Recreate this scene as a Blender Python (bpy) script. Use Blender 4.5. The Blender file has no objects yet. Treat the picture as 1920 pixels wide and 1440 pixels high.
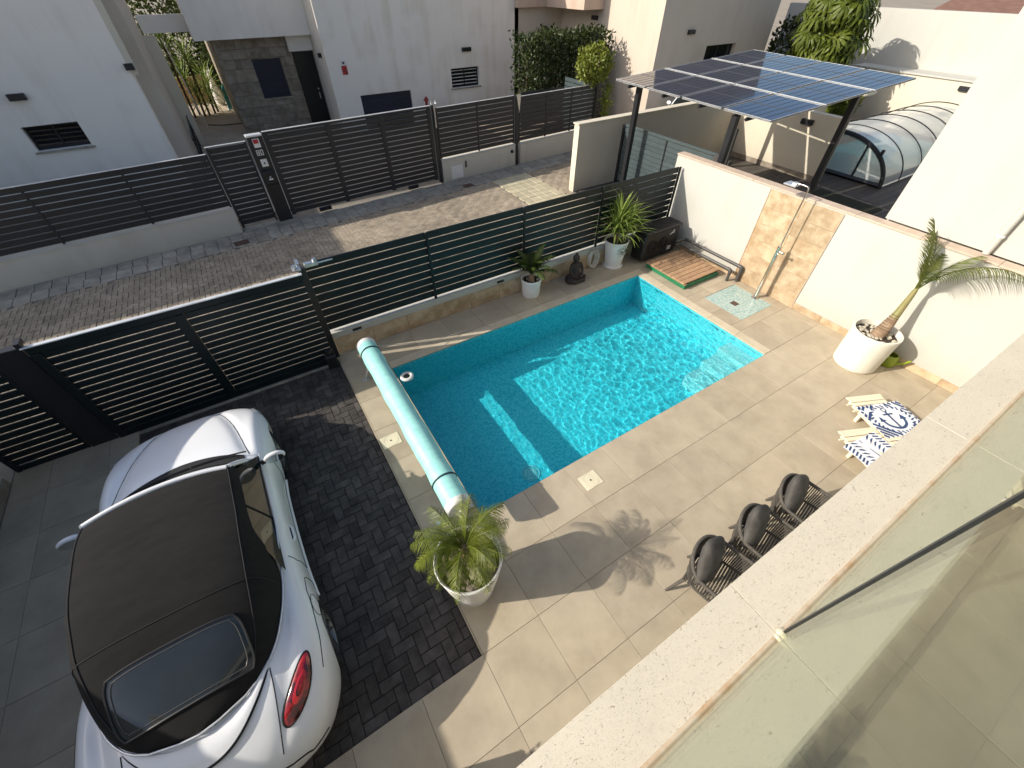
import bpy, bmesh, math, random
from mathutils import Vector, Matrix, noise
random.seed(7)
R = math.radians
PI = math.pi
scene = bpy.context.scene
C = scene.collection

# ------------------------------------------------------------------ camera
cam = bpy.data.cameras.new('camera')
camo = bpy.data.objects.new('camera', cam)
C.objects.link(camo)
scene.camera = camo
cam.sensor_width = 36.0
cam.lens = 14.407
cam.clip_start = 0.02
cam.clip_end = 2000.0
_yaw, _pitch, _roll = R(31.88), R(45.364), R(-0.042)
_f = Vector((math.sin(_yaw) * math.cos(_pitch), math.cos(_yaw) * math.cos(_pitch), -math.sin(_pitch)))
_r0 = Vector((math.cos(_yaw), -math.sin(_yaw), 0))
_u0 = _r0.cross(_f)
_r = _r0 * math.cos(_roll) + _u0 * math.sin(_roll)
_u = _u0 * math.cos(_roll) - _r0 * math.sin(_roll)
camo.matrix_world = Matrix(((_r.x, _u.x, -_f.x, 0), (_r.y, _u.y, -_f.y, 0), (_r.z, _u.z, -_f.z, 4.9), (0, 0, 0, 1)))

# ------------------------------------------------------------------ sky, sun, exposure
SUN_DIR = Vector((-1.6, 0.55, 1.0)).normalized()
SUN_EL = math.asin(SUN_DIR.z)
SUN_AZ = math.atan2(SUN_DIR.x, SUN_DIR.y)
world = bpy.data.worlds.new('World')
scene.world = world
world.use_nodes = True
wn = world.node_tree.nodes
wl = world.node_tree.links
wn.clear()
wo = wn.new('ShaderNodeOutputWorld')
wb = wn.new('ShaderNodeBackground')
ws = wn.new('ShaderNodeTexSky')
ws.sky_type = 'NISHITA'
ws.sun_disc = False
ws.sun_elevation = SUN_EL
ws.sun_rotation = SUN_AZ
ws.altitude = 50
ws.air_density = 1.0
ws.dust_density = 2.6
ws.ozone_density = 1.0
wb.inputs['Strength'].default_value = 0.135
wl.new(ws.outputs[0], wb.inputs[0])
wl.new(wb.outputs[0], wo.inputs[0])
sun = bpy.data.lights.new('sun', 'SUN')
sun.energy = 3.9
sun.angle = R(0.53)
sun.color = (1.0, 0.93, 0.82)
suno = bpy.data.objects.new('sun', sun)
C.objects.link(suno)
suno.location = SUN_DIR * 60
suno.rotation_euler = (-SUN_DIR).to_track_quat('-Z', 'Y').to_euler()
scene.view_settings.view_transform = 'Standard'
scene.view_settings.look = 'None'
scene.view_settings.exposure = 0.45
scene.view_settings.gamma = 1.0
scene.view_settings.use_curve_mapping = False
scene.render.engine = 'CYCLES'
cy = scene.cycles
cy.use_denoising = True
cy.max_bounces = 8
cy.diffuse_bounces = 4
cy.glossy_bounces = 4
cy.transmission_bounces = 6
cy.transparent_max_bounces = 16
cy.sample_clamp_indirect = 6.0
cy.caustics_reflective = False
cy.caustics_refractive = True
cy.blur_glossy = 0.2

# ------------------------------------------------------------------ materials
def _setup(name):
    m = bpy.data.materials.new(name)
    m.use_nodes = True
    n = m.node_tree.nodes
    return m, n, m.node_tree.links, n['Principled BSDF']

def mat(name, col, rough=0.6, metal=0.0, col2=None, vs=3.0, var=0.12, rnd=0.0, bump=0.0, bs=60.0, coat=0.0, spec=0.5, contrast=(0.35, 0.65), stretch=None, detail=6.0, wear=None):
    m, n, l, b = _setup(name)
    b.inputs['Roughness'].default_value = rough
    b.inputs['Metallic'].default_value = metal
    b.inputs['Specular IOR Level'].default_value = spec
    b.inputs['Coat Weight'].default_value = coat
    b.inputs['Coat Roughness'].default_value = 0.03
    tc = n.new('ShaderNodeTexCoord')
    oi = n.new('ShaderNodeObjectInfo')
    ad = n.new('ShaderNodeVectorMath')
    ad.operation = 'MULTIPLY_ADD'
    comb = n.new('ShaderNodeCombineXYZ')
    for i in range(3):
        l.new(oi.outputs['Random'], comb.inputs[i])
    ad.inputs[1].default_value = (37.0, 53.0, 71.0)
    l.new(comb.outputs[0], ad.inputs[0])
    l.new(tc.outputs['Object'], ad.inputs[2])
    vec = ad.outputs[0]
    if stretch:
        mp = n.new('ShaderNodeMapping')
        mp.inputs['Scale'].default_value = stretch
        l.new(vec, mp.inputs[0])
        vec = mp.outputs[0]
    nz = n.new('ShaderNodeTexNoise')
    nz.inputs['Scale'].default_value = vs
    nz.inputs['Detail'].default_value = detail
    nz.inputs['Roughness'].default_value = 0.62
    l.new(vec, nz.inputs['Vector'])
    rp = n.new('ShaderNodeMapRange')
    rp.inputs[1].default_value, rp.inputs[2].default_value = contrast
    l.new(nz.outputs[0], rp.inputs[0])
    mx = n.new('ShaderNodeMix')
    mx.data_type = 'RGBA'
    if col2 is None:
        c1 = [c * (1 - var) for c in col]
        c2 = [min(1, c * (1 + var)) for c in col]
    else:
        c1, c2 = col, col2
    mx.inputs[6].default_value = (*c1, 1)
    mx.inputs[7].default_value = (*c2, 1)
    l.new(rp.outputs[0], mx.inputs[0])
    out = mx.outputs[2]
    if rnd:
        mr = n.new('ShaderNodeMapRange')
        mr.inputs[3].default_value, mr.inputs[4].default_value = 1 - rnd, 1 + rnd
        l.new(oi.outputs['Random'], mr.inputs[0])
        hs = n.new('ShaderNodeHueSaturation')
        l.new(mr.outputs[0], hs.inputs['Value'])
        l.new(out, hs.inputs['Color'])
        out = hs.outputs[0]
    if wear:
        # broad stains that run across the pieces
        gp_ = n.new('ShaderNodeNewGeometry')
        hs2 = n.new('ShaderNodeHueSaturation')
        prev = None
        for sc_, am_, lo, hi in ((wear[0], wear[1], .40, .66), (wear[0] * 4.3, wear[1] * .6, .44, .60)):
            wz = n.new('ShaderNodeTexNoise')
            wz.inputs['Scale'].default_value = sc_
            wz.inputs['Detail'].default_value = 6
            wz.inputs['Roughness'].default_value = .65
            l.new(gp_.outputs['Position'], wz.inputs['Vector'])
            wr = n.new('ShaderNodeMapRange')
            wr.inputs[1].default_value, wr.inputs[2].default_value = lo, hi
            wr.inputs[3].default_value, wr.inputs[4].default_value = 1 + am_ * .35, 1 - am_
            l.new(wz.outputs[0], wr.inputs[0])
            if prev is None: prev = wr.outputs[0]
            else:
                mu_ = n.new('ShaderNodeMath')
                mu_.operation = 'MULTIPLY'
                l.new(prev, mu_.inputs[0])
                l.new(wr.outputs[0], mu_.inputs[1])
                prev = mu_.outputs[0]
        l.new(prev, hs2.inputs['Value'])
        l.new(out, hs2.inputs['Color'])
        out = hs2.outputs[0]
    l.new(out, b.inputs['Base Color'])
    if bump:
        n2 = n.new('ShaderNodeTexNoise')
        n2.inputs['Scale'].default_value = bs
        n2.inputs['Detail'].default_value = 5.0
        l.new(vec, n2.inputs['Vector'])
        bp = n.new('ShaderNodeBump')
        bp.inputs['Strength'].default_value = bump
        bp.inputs['Distance'].default_value = 0.01
        l.new(n2.outputs[0], bp.inputs['Height'])
        l.new(bp.outputs[0], b.inputs['Normal'])
    return m

def leafmat(name, col, col2, trans=0.35, vs=4.0):
    m = mat(name, col, rough=0.45, col2=col2, vs=vs, rnd=0.15, spec=0.4, contrast=(0.3, 0.7))
    n, l = m.node_tree.nodes, m.node_tree.links
    b = n['Principled BSDF']
    src = b.inputs['Base Color'].links[0].from_socket
    tr = n.new('ShaderNodeBsdfTranslucent')
    mxs = n.new('ShaderNodeMixShader')
    mxs.inputs[0].default_value = trans
    l.new(src, tr.inputs[0])
    l.new(b.outputs[0], mxs.inputs[1])
    l.new(tr.outputs[0], mxs.inputs[2])
    l.new(mxs.outputs[0], n['Material Output'].inputs[0])
    return m

def clearglass(name, tint, fac=1.0, dirt=0.0, gcol=(1, 1, 1)):
    m, n, l, b = _setup(name)
    n.remove(b)
    t = n.new('ShaderNodeBsdfTransparent')
    t.inputs[0].default_value = (*tint, 1)
    g = n.new('ShaderNodeBsdfGlossy')
    g.inputs['Roughness'].default_value = 0.02
    g.inputs['Color'].default_value = (*gcol, 1)
    ge = n.new('ShaderNodeNewGeometry')
    dt = n.new('ShaderNodeVectorMath')
    dt.operation = 'DOT_PRODUCT'
    l.new(ge.outputs['Incoming'], dt.inputs[0])
    l.new(ge.outputs['Normal'], dt.inputs[1])
    prev = dt.outputs['Value']
    for op, v in (('ABSOLUTE', None), ('SUBTRACT', 1.0), ('POWER', 5.0), ('MULTIPLY_ADD', None)):
        mm_ = n.new('ShaderNodeMath')
        mm_.operation = op
        if op == 'SUBTRACT':
            mm_.inputs[0].default_value = v
            l.new(prev, mm_.inputs[1])
        else:
            l.new(prev, mm_.inputs[0])
            if v is not None: mm_.inputs[1].default_value = v
        if op == 'MULTIPLY_ADD':
            mm_.inputs[1].default_value = 0.96
            mm_.inputs[2].default_value = 0.04
        prev = mm_.outputs[0]
    ml = n.new('ShaderNodeMath')
    ml.operation = 'MULTIPLY'
    ml.inputs[1].default_value = fac
    l.new(prev, ml.inputs[0])
    mx = n.new('ShaderNodeMixShader')
    l.new(ml.outputs[0], mx.inputs[0])
    l.new(t.outputs[0], mx.inputs[1])
    l.new(g.outputs[0], mx.inputs[2])
    out = mx.outputs[0]
    if dirt:
        d = n.new('ShaderNodeBsdfDiffuse')
        d.inputs[0].default_value = (0.75, 0.76, 0.74, 1)
        m2 = n.new('ShaderNodeMixShader')
        m2.inputs[0].default_value = dirt
        l.new(out, m2.inputs[1])
        l.new(d.outputs[0], m2.inputs[2])
        out = m2.outputs[0]
    l.new(out, n['Material Output'].inputs[0])
    return m

def plaster(name, col, streak=0.25, warm=(0.55, 0.5, 0.42), rough=0.85):
    """painted render with faint rain streaks and mottling"""
    m, n, l, b = _setup(name)
    b.inputs['Roughness'].default_value = rough
    b.inputs['Specular IOR Level'].default_value = 0.2
    tc = n.new('ShaderNodeTexCoord')
    mp = n.new('ShaderNodeMapping')
    mp.inputs['Scale'].default_value = (2.2, 2.2, 0.16)
    l.new(tc.outputs['Object'], mp.inputs[0])
    s = n.new('ShaderNodeTexNoise')
    s.inputs['Scale'].default_value = 1.6
    s.inputs['Detail'].default_value = 7
    l.new(mp.outputs[0], s.inputs['Vector'])
    s2 = n.new('ShaderNodeTexNoise')
    s2.inputs['Scale'].default_value = 1.3
    s2.inputs['Detail'].default_value = 8
    l.new(tc.outputs['Object'], s2.inputs['Vector'])
    mu = n.new('ShaderNodeMath')
    mu.operation = 'MULTIPLY'
    l.new(s.outputs[0], mu.inputs[0])
    l.new(s2.outputs[0], mu.inputs[1])
    r = n.new('ShaderNodeMapRange')
    r.inputs[1].default_value, r.inputs[2].default_value = 0.22, 0.42
    r.inputs[4].default_value = streak
    l.new(mu.outputs[0], r.inputs[0])
    mx = n.new('ShaderNodeMix')
    mx.data_type = 'RGBA'
    mx.inputs[6].default_value = (*col, 1)
    mx.inputs[7].default_value = (*[c * w for c, w in zip(col, warm)], 1)
    l.new(r.outputs[0], mx.inputs[0])
    gp_ = n.new('ShaderNodeNewGeometry')
    sx_ = n.new('ShaderNodeSeparateXYZ')
    l.new(gp_.outputs['Position'], sx_.inputs[0])
    zr = n.new('ShaderNodeMapRange')
    zr.inputs[1].default_value, zr.inputs[2].default_value = 0.55, 0.05
    l.new(sx_.outputs['Z'], zr.inputs[0])
    dn = n.new('ShaderNodeTexNoise')
    dn.inputs['Scale'].default_value = 2.6
    dn.inputs['Detail'].default_value = 8
    l.new(gp_.outputs['Position'], dn.inputs['Vector'])
    dm = n.new('ShaderNodeMath')
    dm.operation = 'MULTIPLY'
    l.new(zr.outputs[0], dm.inputs[0])
    l.new(dn.outputs[0], dm.inputs[1])
    dk = n.new('ShaderNodeMath')
    dk.operation = 'MULTIPLY'
    dk.inputs[1].default_value = 0.5
    l.new(dm.outputs[0], dk.inputs[0])
    md_ = n.new('ShaderNodeMix')
    md_.data_type = 'RGBA'
    l.new(dk.outputs[0], md_.inputs[0])
    l.new(mx.outputs[2], md_.inputs[6])
    md_.inputs[7].default_value = (.30, .25, .19, 1)
    l.new(md_.outputs[2], b.inputs['Base Color'])
    g = n.new('ShaderNodeTexNoise')
    g.inputs['Scale'].default_value = 120
    g.inputs['Detail'].default_value = 4
    l.new(tc.outputs['Object'], g.inputs['Vector'])
    bp = n.new('ShaderNodeBump')
    bp.inputs['Strength'].default_value = 0.25
    bp.inputs['Distance'].default_value = 0.004
    l.new(g.outputs[0], bp.inputs['Height'])
    l.new(bp.outputs[0], b.inputs['Normal'])
    return m

def pitted(name, col, pit):
    """shelly cream limestone with elongated pits and grains"""
    m, n, l, b = _setup(name)
    b.inputs['Roughness'].default_value = 0.75
    tc = n.new('ShaderNodeTexCoord')
    oi = n.new('ShaderNodeObjectInfo')
    ad = n.new('ShaderNodeVectorMath')
    ad.operation = 'ADD'
    l.new(tc.outputs['Object'], ad.inputs[0])
    l.new(oi.outputs['Random'], ad.inputs[1])
    cols = []
    hgt = None
    cur = None
    for sc, th, amt in ((52.0, 0.20, 0.85), (120.0, 0.26, 0.8), (20.0, 0.10, 0.8)):
        mp = n.new('ShaderNodeMapping')
        mp.inputs['Scale'].default_value = (1.0, 2.3, 1.0)
        l.new(ad.outputs[0], mp.inputs[0])
        dn = n.new('ShaderNodeTexNoise')
        dn.inputs['Scale'].default_value = sc * 0.7
        l.new(mp.outputs[0], dn.inputs['Vector'])
        dm = n.new('ShaderNodeMix')
        dm.data_type = 'VECTOR'
        dm.inputs[0].default_value = 0.12
        l.new(mp.outputs[0], dm.inputs[4])
        l.new(dn.outputs['Color'], dm.inputs[5])
        v = n.new('ShaderNodeTexVoronoi')
        v.inputs['Scale'].default_value = sc
        l.new(dm.outputs[1], v.inputs['Vector'])
        # only a fraction of the cells become pits
        gt = n.new('ShaderNodeSeparateColor')
        l.new(v.outputs['Color'], gt.inputs[0])
        thr = n.new('ShaderNodeMath')
        thr.operation = 'MULTIPLY'
        thr.inputs[1].default_value = th * 1.6
        l.new(gt.outputs[0], thr.inputs[0])
        lt = n.new('ShaderNodeMath')
        lt.operation = 'LESS_THAN'
        l.new(v.outputs['Distance'], lt.inputs[0])
        l.new(thr.outputs[0], lt.inputs[1])
        g2 = n.new('ShaderNodeMath')
        g2.operation = 'GREATER_THAN'
        g2.inputs[1].default_value = 0.5
        l.new(gt.outputs[1], g2.inputs[0])
        mu = n.new('ShaderNodeMath')
        mu.operation = 'MULTIPLY'
        l.new(lt.outputs[0], mu.inputs[0])
        l.new(g2.outputs[0], mu.inputs[1])
        m3 = n.new('ShaderNodeMath')
        m3.operation = 'MULTIPLY'
        m3.inputs[1].default_value = amt
        l.new(mu.outputs[0], m3.inputs[0])
        cols.append(m3.outputs[0])
    a = n.new('ShaderNodeMath')
    a.operation = 'MAXIMUM'
    l.new(cols[0], a.inputs[0])
    l.new(cols[1], a.inputs[1])
    a2 = n.new('ShaderNodeMath')
    a2.operation = 'MAXIMUM'
    l.new(a.outputs[0], a2.inputs[0])
    l.new(cols[2], a2.inputs[1])
    big = n.new('ShaderNodeTexNoise')
    big.inputs['Scale'].default_value = 3.0
    big.inputs['Detail'].default_value = 7
    l.new(ad.outputs[0], big.inputs['Vector'])
    bm_ = n.new('ShaderNodeMix')
    bm_.data_type = 'RGBA'
    bm_.inputs[6].default_value = (*[c * 0.9 for c in col], 1)
    bm_.inputs[7].default_value = (*[min(1, c * 1.08) for c in col], 1)
    l.new(big.outputs[0], bm_.inputs[0])
    mx = n.new('ShaderNodeMix')
    mx.data_type = 'RGBA'
    l.new(a2.outputs[0], mx.inputs[0])
    l.new(bm_.outputs[2], mx.inputs[6])
    mx.inputs[7].default_value = (*pit, 1)
    l.new(mx.outputs[2], b.inputs['Base Color'])
    inv = n.new('ShaderNodeMath')
    inv.operation = 'SUBTRACT'
    inv.inputs[0].default_value = 1.0
    l.new(a2.outputs[0], inv.inputs[1])
    bp = n.new('ShaderNodeBump')
    bp.inputs['Strength'].default_value = 0.5
    bp.inputs['Distance'].default_value = 0.004
    l.new(inv.outputs[0], bp.inputs['Height'])
    l.new(bp.outputs[0], b.inputs['Normal'])
    return m

def mosaic(name, cols, size, rough=0.25, grout=(0.6, 0.68, 0.66)):
    """small glass mosaic: square cells with their own tint"""
    m, n, l, b = _setup(name)
    b.inputs['Roughness'].default_value = rough
    tc = n.new('ShaderNodeTexCoord')
    sc = n.new('ShaderNodeVectorMath')
    sc.operation = 'SCALE'
    sc.inputs['Scale'].default_value = 1.0 / size
    l.new(tc.outputs['Object'], sc.inputs[0])
    fl = n.new('ShaderNodeVectorMath')
    fl.operation = 'FLOOR'
    l.new(sc.outputs[0], fl.inputs[0])
    wnz = n.new('ShaderNodeTexWhiteNoise')
    l.new(fl.outputs[0], wnz.inputs['Vector'])
    cr = n.new('ShaderNodeValToRGB')
    cr.color_ramp.interpolation = 'CONSTANT'
    els = cr.color_ramp.elements
    for i, c in enumerate(cols):
        e = els[i] if i < 2 else els.new(0.5)
        e.position = i / len(cols)
        e.color = (*c, 1)
    l.new(wnz.outputs['Value'], cr.inputs[0])
    l.new(cr.outputs[0], b.inputs['Base Color'])
    return m

M = {}
M['tile'] = mat('porcelain_tile', (0.385, 0.322, 0.232), rough=0.6, col2=(0.475, 0.405, 0.295), vs=2.2, rnd=0.06, bump=0.05, bs=90, spec=0.35, wear=(.7, .05))
M['terrace_tile'] = mat('terrace_tile', (0.255, 0.23, 0.175), rough=0.6, col2=(0.32, 0.285, 0.22), vs=2.2, rnd=0.04, bump=0.05, bs=90, spec=0.35)
M['grout'] = mat('grout', (0.20, 0.165, 0.125), rough=0.9, vs=9)
M['coping'] = mat('pool_coping', (0.50, 0.43, 0.30), rough=0.6, col2=(0.58, 0.5, 0.37), vs=4, rnd=0.04, bump=0.05)
M['paver'] = mat('charcoal_paver', (0.054, 0.047, 0.043), rough=0.88, col2=(0.104, 0.092, 0.084), vs=6, rnd=0.22, bump=0.35, bs=70, spec=0.3, wear=(.8, .22))
M['paver_bed'] = mat('paver_bed', (0.012, 0.012, 0.012), rough=0.95)
M['brick'] = mat('street_brick', (0.235, 0.195, 0.145), rough=0.9, col2=(0.36, 0.30, 0.225), vs=5, rnd=0.16, bump=0.3, bs=60, spec=0.25, wear=(.35, .20))
M['brick_bed'] = mat('street_bed', (0.22, 0.195, 0.16), rough=0.95)
M['kerbstone'] = mat('pavement_block', (0.27, 0.25, 0.21), rough=0.85, col2=(0.38, 0.35, 0.29), vs=5, rnd=0.12, bump=0.3, spec=0.25, wear=(.6, .2))
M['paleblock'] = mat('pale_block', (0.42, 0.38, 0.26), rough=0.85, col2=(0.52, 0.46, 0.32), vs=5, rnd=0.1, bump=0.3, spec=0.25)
M['white'] = plaster('white_render', (0.50, 0.493, 0.45), 0.22, (0.8, 0.76, 0.68))
M['house_white'] = plaster('aged_white_render', (0.88, 0.815, 0.72), 0.6, (0.74, 0.70, 0.62))
M['house_grey'] = plaster('pale_grey_render', (0.87, 0.815, 0.74), 0.45, (0.8, 0.78, 0.75))
M['cream'] = plaster('cream_render', (0.64, 0.585, 0.47), 0.22, (0.84, 0.8, 0.74))
M['house_beige'] = plaster('beige_render', (0.56, 0.49, 0.41), 0.35, (0.8, 0.75, 0.68))
M['house_pink'] = plaster('pinkish_render', (0.55, 0.43, 0.35), 0.45, (0.72, 0.62, 0.55))
M['wall_cream'] = plaster('pale_low_wall', (0.58, 0.545, 0.47), 0.4, (0.8, 0.76, 0.7))
M['limestone'] = pitted('limestone', (0.67, 0.605, 0.48), (0.30, 0.25, 0.175))
M['sealant'] = mat('stained_sealant', (0.52, 0.43, 0.31), rough=0.6, col2=(0.42, 0.25, 0.12), vs=14, contrast=(0.45, 0.75))
M['wallcap'] = mat('wall_cap_stone', (0.50, 0.39, 0.30), rough=0.7, col2=(0.58, 0.46, 0.36), vs=6, rnd=0.06)
M['travertine'] = mat('travertine', (0.36, 0.25, 0.145), rough=0.5, col2=(0.52, 0.405, 0.27), vs=4.2, rnd=0.12, contrast=(0.38, 0.62), bump=0.05)
M['graystone'] = mat('stone_cladding', (0.20, 0.16, 0.115), rough=0.7, col2=(0.33, 0.29, 0.235), vs=3.4, rnd=0.12, contrast=(0.36, 0.64), bump=0.15)
M['slat_near'] = mat('teal_black_aluminium', (0.008, 0.014, 0.016), rough=0.42, vs=2, var=0.15, rnd=0.1, spec=0.32)
M['slat_far'] = mat('anthracite_aluminium', (0.020, 0.022, 0.025), rough=0.42, vs=2, var=0.15, rnd=0.12)
M['slat_teal'] = mat('grey_teal_aluminium', (0.055, 0.075, 0.080), rough=0.45, vs=2, var=0.1, rnd=0.06)
M['frame'] = mat('dark_frame', (0.014, 0.015, 0.018), rough=0.4, vs=3)
M['black'] = mat('black_plastic', (0.012, 0.012, 0.013), rough=0.5, vs=8, var=0.2)
M['rubber'] = mat('rubber', (0.016, 0.016, 0.016), rough=0.8, vs=10)
M['steel'] = mat('galvanised_steel', (0.55, 0.56, 0.57), rough=0.35, metal=1.0, vs=12, var=0.15)
M['chrome'] = mat('brushed_steel', (0.62, 0.58, 0.52), rough=0.22, metal=1.0, vs=6)
M['silver'] = mat('silver_metal', (0.66, 0.67, 0.68), rough=0.3, metal=0.6, vs=6)
M['car'] = mat('white_silver_paint', (0.78, 0.785, 0.785), rough=0.42, metal=0.0, vs=2, var=0.02, coat=0.55)
M['carline'] = mat('panel_gap', (0.01, 0.01, 0.011), rough=0.8)
M['canvas'] = mat('soft_top_canvas', (0.0115, 0.0110, 0.0104), rough=0.95, col2=(0.0165, 0.0157, 0.0147), vs=5, bump=0.15, bs=300, spec=0.25, stretch=(1, 3, 1))
M['carglass'] = mat('tinted_glass', (0.006, 0.010, 0.010), rough=0.03, vs=3, spec=0.7)
M['rearglass'] = mat('rear_glass', (0.018, 0.022, 0.024), rough=0.05, col2=(0.03, 0.034, 0.034), vs=2, spec=0.7)
M['taillight'] = mat('red_lamp', (0.42, 0.008, 0.010), rough=0.12, col2=(0.06, 0.002, 0.004), vs=7, coat=1.0, contrast=(0.45, 0.6))
M['lampred2'] = mat('bright_red_lamp', (0.46, 0.012, 0.014), rough=0.12, coat=1.0)
M['lampclear'] = mat('headlamp', (0.5, 0.52, 0.54), rough=0.1, metal=0.5, coat=1.0)
M['rim'] = mat('grey_alloy', (0.16, 0.165, 0.17), rough=0.35, metal=0.8, vs=6)
M['mirrorglass'] = mat('mirror_glass', (0.75, 0.78, 0.8), rough=0.02, metal=1.0, var=0.0)
M['potwhite'] = mat('white_pot', (0.74, 0.73, 0.70), rough=0.5, vs=4, var=0.05)
M['potcream'] = mat('cream_pot', (0.74, 0.71, 0.62), rough=0.6, vs=4, var=0.05)
M['soil'] = mat('dark_soil', (0.04, 0.03, 0.022), rough=0.95, vs=20, bump=0.6)
M['pebble'] = mat('pale_pebble', (0.42, 0.38, 0.30), rough=0.8, vs=8, rnd=0.25)
M['pebblegrey'] = mat('brown_slate_chip', (0.16, 0.13, 0.10), rough=0.8, vs=8, rnd=0.3)
M['trunk'] = mat('palm_trunk', (0.20, 0.125, 0.075), rough=0.85, col2=(0.32, 0.23, 0.15), vs=5, bump=0.5, bs=30, stretch=(1, 1, 6))
M['crownshaft'] = mat('green_crownshaft', (0.17, 0.19, 0.045), rough=0.5, col2=(0.26, 0.21, 0.09), vs=5)
M['bark'] = mat('bark', (0.10, 0.075, 0.05), rough=0.9, vs=9, bump=0.6, bs=30)
M['palm'] = leafmat('palm_leaf', (0.10, 0.145, 0.014), (0.24, 0.28, 0.035))
M['palmdark'] = leafmat('palm_leaf_deep', (0.06, 0.085, 0.02), (0.17, 0.19, 0.04))
M['cycad'] = leafmat('cycad_leaf', (0.045, 0.07, 0.014), (0.11, 0.15, 0.03))
M['yucca'] = leafmat('yucca_leaf', (0.17, 0.25, 0.045), (0.34, 0.42, 0.10))
M['shrubgreen'] = leafmat('shrub_leaf', (0.05, 0.08, 0.015), (0.11, 0.15, 0.03))
M['hedgeleaf'] = leafmat('hedge_leaf', (0.018, 0.032, 0.006), (0.05, 0.072, 0.012), trans=.2)
M['ivyleaf'] = leafmat('ivy_leaf', (0.13, 0.17, 0.02), (0.30, 0.33, 0.06))
M['umbrella_leaf'] = leafmat('schefflera_leaf', (0.075, 0.11, 0.012), (0.18, 0.22, 0.03))
M['greylf'] = leafmat('silver_leaf', (0.10, 0.12, 0.07), (0.2, 0.22, 0.14))
M['statue'] = mat('dark_stone', (0.030, 0.022, 0.018), rough=0.75, col2=(0.055, 0.04, 0.032), vs=12, bump=0.4, bs=40)
M['wood'] = mat('weathered_wood', (0.25, 0.135, 0.068), rough=0.7, col2=(0.46, 0.30, 0.175), vs=5, rnd=0.2, stretch=(1.5, 22, 22), bump=0.2, bs=12)
M['green_box'] = mat('green_plastic', (0.014, 0.17, 0.075), rough=0.45, vs=6)
M['lime'] = mat('lime_plastic', (0.24, 0.31, 0.02), rough=0.4, vs=6)
M['pipe'] = mat('grey_pipe', (0.065, 0.063, 0.060), rough=0.45, vs=7)
M['heat'] = mat('heat_pump_black', (0.014, 0.013, 0.013), rough=0.5, vs=6, var=0.25)
M['cover'] = mat('solar_cover', (0.30, 0.66, 0.60), rough=0.38, col2=(0.38, 0.74, 0.67), vs=6, bump=0.35, bs=70, stretch=(1, 2.5, 1))
M['coverend'] = mat('white_foam_end', (0.75, 0.74, 0.70), rough=0.6)
M['strap'] = mat('navy_strap', (0.01, 0.03, 0.045), rough=0.7)
M['rope'] = mat('pale_rope', (0.55, 0.52, 0.45), rough=0.8)
M['lid'] = mat('cream_plastic', (0.70, 0.64, 0.46), rough=0.5, vs=5, var=0.06)
M['rattan'] = mat('grey_cord', (0.085, 0.076, 0.064), rough=0.85, vs=60, var=0.3)
M['cushion'] = mat('charcoal_fabric', (0.060, 0.056, 0.051), rough=0.95, col2=(0.10, 0.094, 0.086), vs=9, bump=0.3, bs=130)
M['creamwood'] = mat('cream_slat', (0.74, 0.66, 0.49), rough=0.55, vs=5, var=0.05)
M['towel'] = mat('white_towel', (0.72, 0.73, 0.76), rough=0.95, vs=60, var=0.06, bump=0.4, bs=160)
M['navy'] = mat('navy_print', (0.026, 0.058, 0.150), rough=0.95, vs=60, var=0.15, bump=0.4, bs=160)
M['poolshell'] = mosaic('pool_mosaic', [(0.042, 0.455, 0.555), (0.060, 0.495, 0.590), (0.032, 0.425, 0.530), (0.085, 0.530, 0.615), (0.050, 0.470, 0.570), (0.028, 0.410, 0.520), (0.055, 0.485, 0.580)], 0.025)
M['stepshell'] = mosaic('step_mosaic', [(0.20, 0.47, 0.52), (0.26, 0.51, 0.545), (0.16, 0.44, 0.50), (0.33, 0.56, 0.58), (0.22, 0.485, 0.53)], 0.025)
M['tray'] = mosaic('aqua_mosaic', [(0.30, 0.44, 0.42), (0.38, 0.50, 0.46), (0.26, 0.40, 0.40), (0.43, 0.52, 0.47), (0.34, 0.47, 0.43), (0.40, 0.48, 0.41)], 0.025)
M['solarcell'] = mat('solar_cell', (0.007, 0.014, 0.042), rough=0.08, vs=3, var=0.25, coat=0.12, rnd=0.1, spec=0.42)
M['alu'] = mat('anodised_aluminium', (0.72, 0.73, 0.73), rough=0.35, metal=0.4, vs=5)
M['polycarb'] = clearglass('polycarbonate', (0.84, 0.88, 0.88), 1.0, dirt=0.42)
M['glass'] = clearglass('balustrade_glass', (0.905, 0.93, 0.89), 0.95, dirt=0.012, gcol=(0.82, 0.85, 0.775))
M['winglass'] = mat('window_glass', (0.010, 0.012, 0.015), rough=0.04, vs=3, spec=0.8)
M['navyshutter'] = mat('navy_shutter', (0.014, 0.018, 0.034), rough=0.5, vs=4, rnd=0.1)
M['door'] = mat('black_door', (0.008, 0.008, 0.009), rough=0.35, vs=4)
M['deckplank'] = mat('dark_deck_plank', (0.055, 0.046, 0.039), rough=0.7, col2=(0.095, 0.082, 0.07), vs=4, rnd=0.2, stretch=(1, 14, 1))
M['mat_green'] = mat('dark_green_mat', (0.016, 0.020, 0.009), rough=0.95, vs=30, var=0.3, bump=0.5, bs=120)
M['redsign'] = mat('red_sign', (0.42, 0.03, 0.03), rough=0.5)
M['signwhite'] = mat('sign_white', (0.72, 0.71, 0.68), rough=0.5, var=0.04)
M['hydrant'] = mat('red_paint', (0.30, 0.03, 0.025), rough=0.5)
M['manhole'] = mat('rusty_iron', (0.10, 0.055, 0.04), rough=0.8, vs=20, var=0.3, bump=0.4)
M['slide'] = mat('turquoise_plastic', (0.03, 0.26, 0.30), rough=0.4)
M['terracotta'] = mat('terracotta_edge', (0.38, 0.24, 0.13), rough=0.8)
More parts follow.
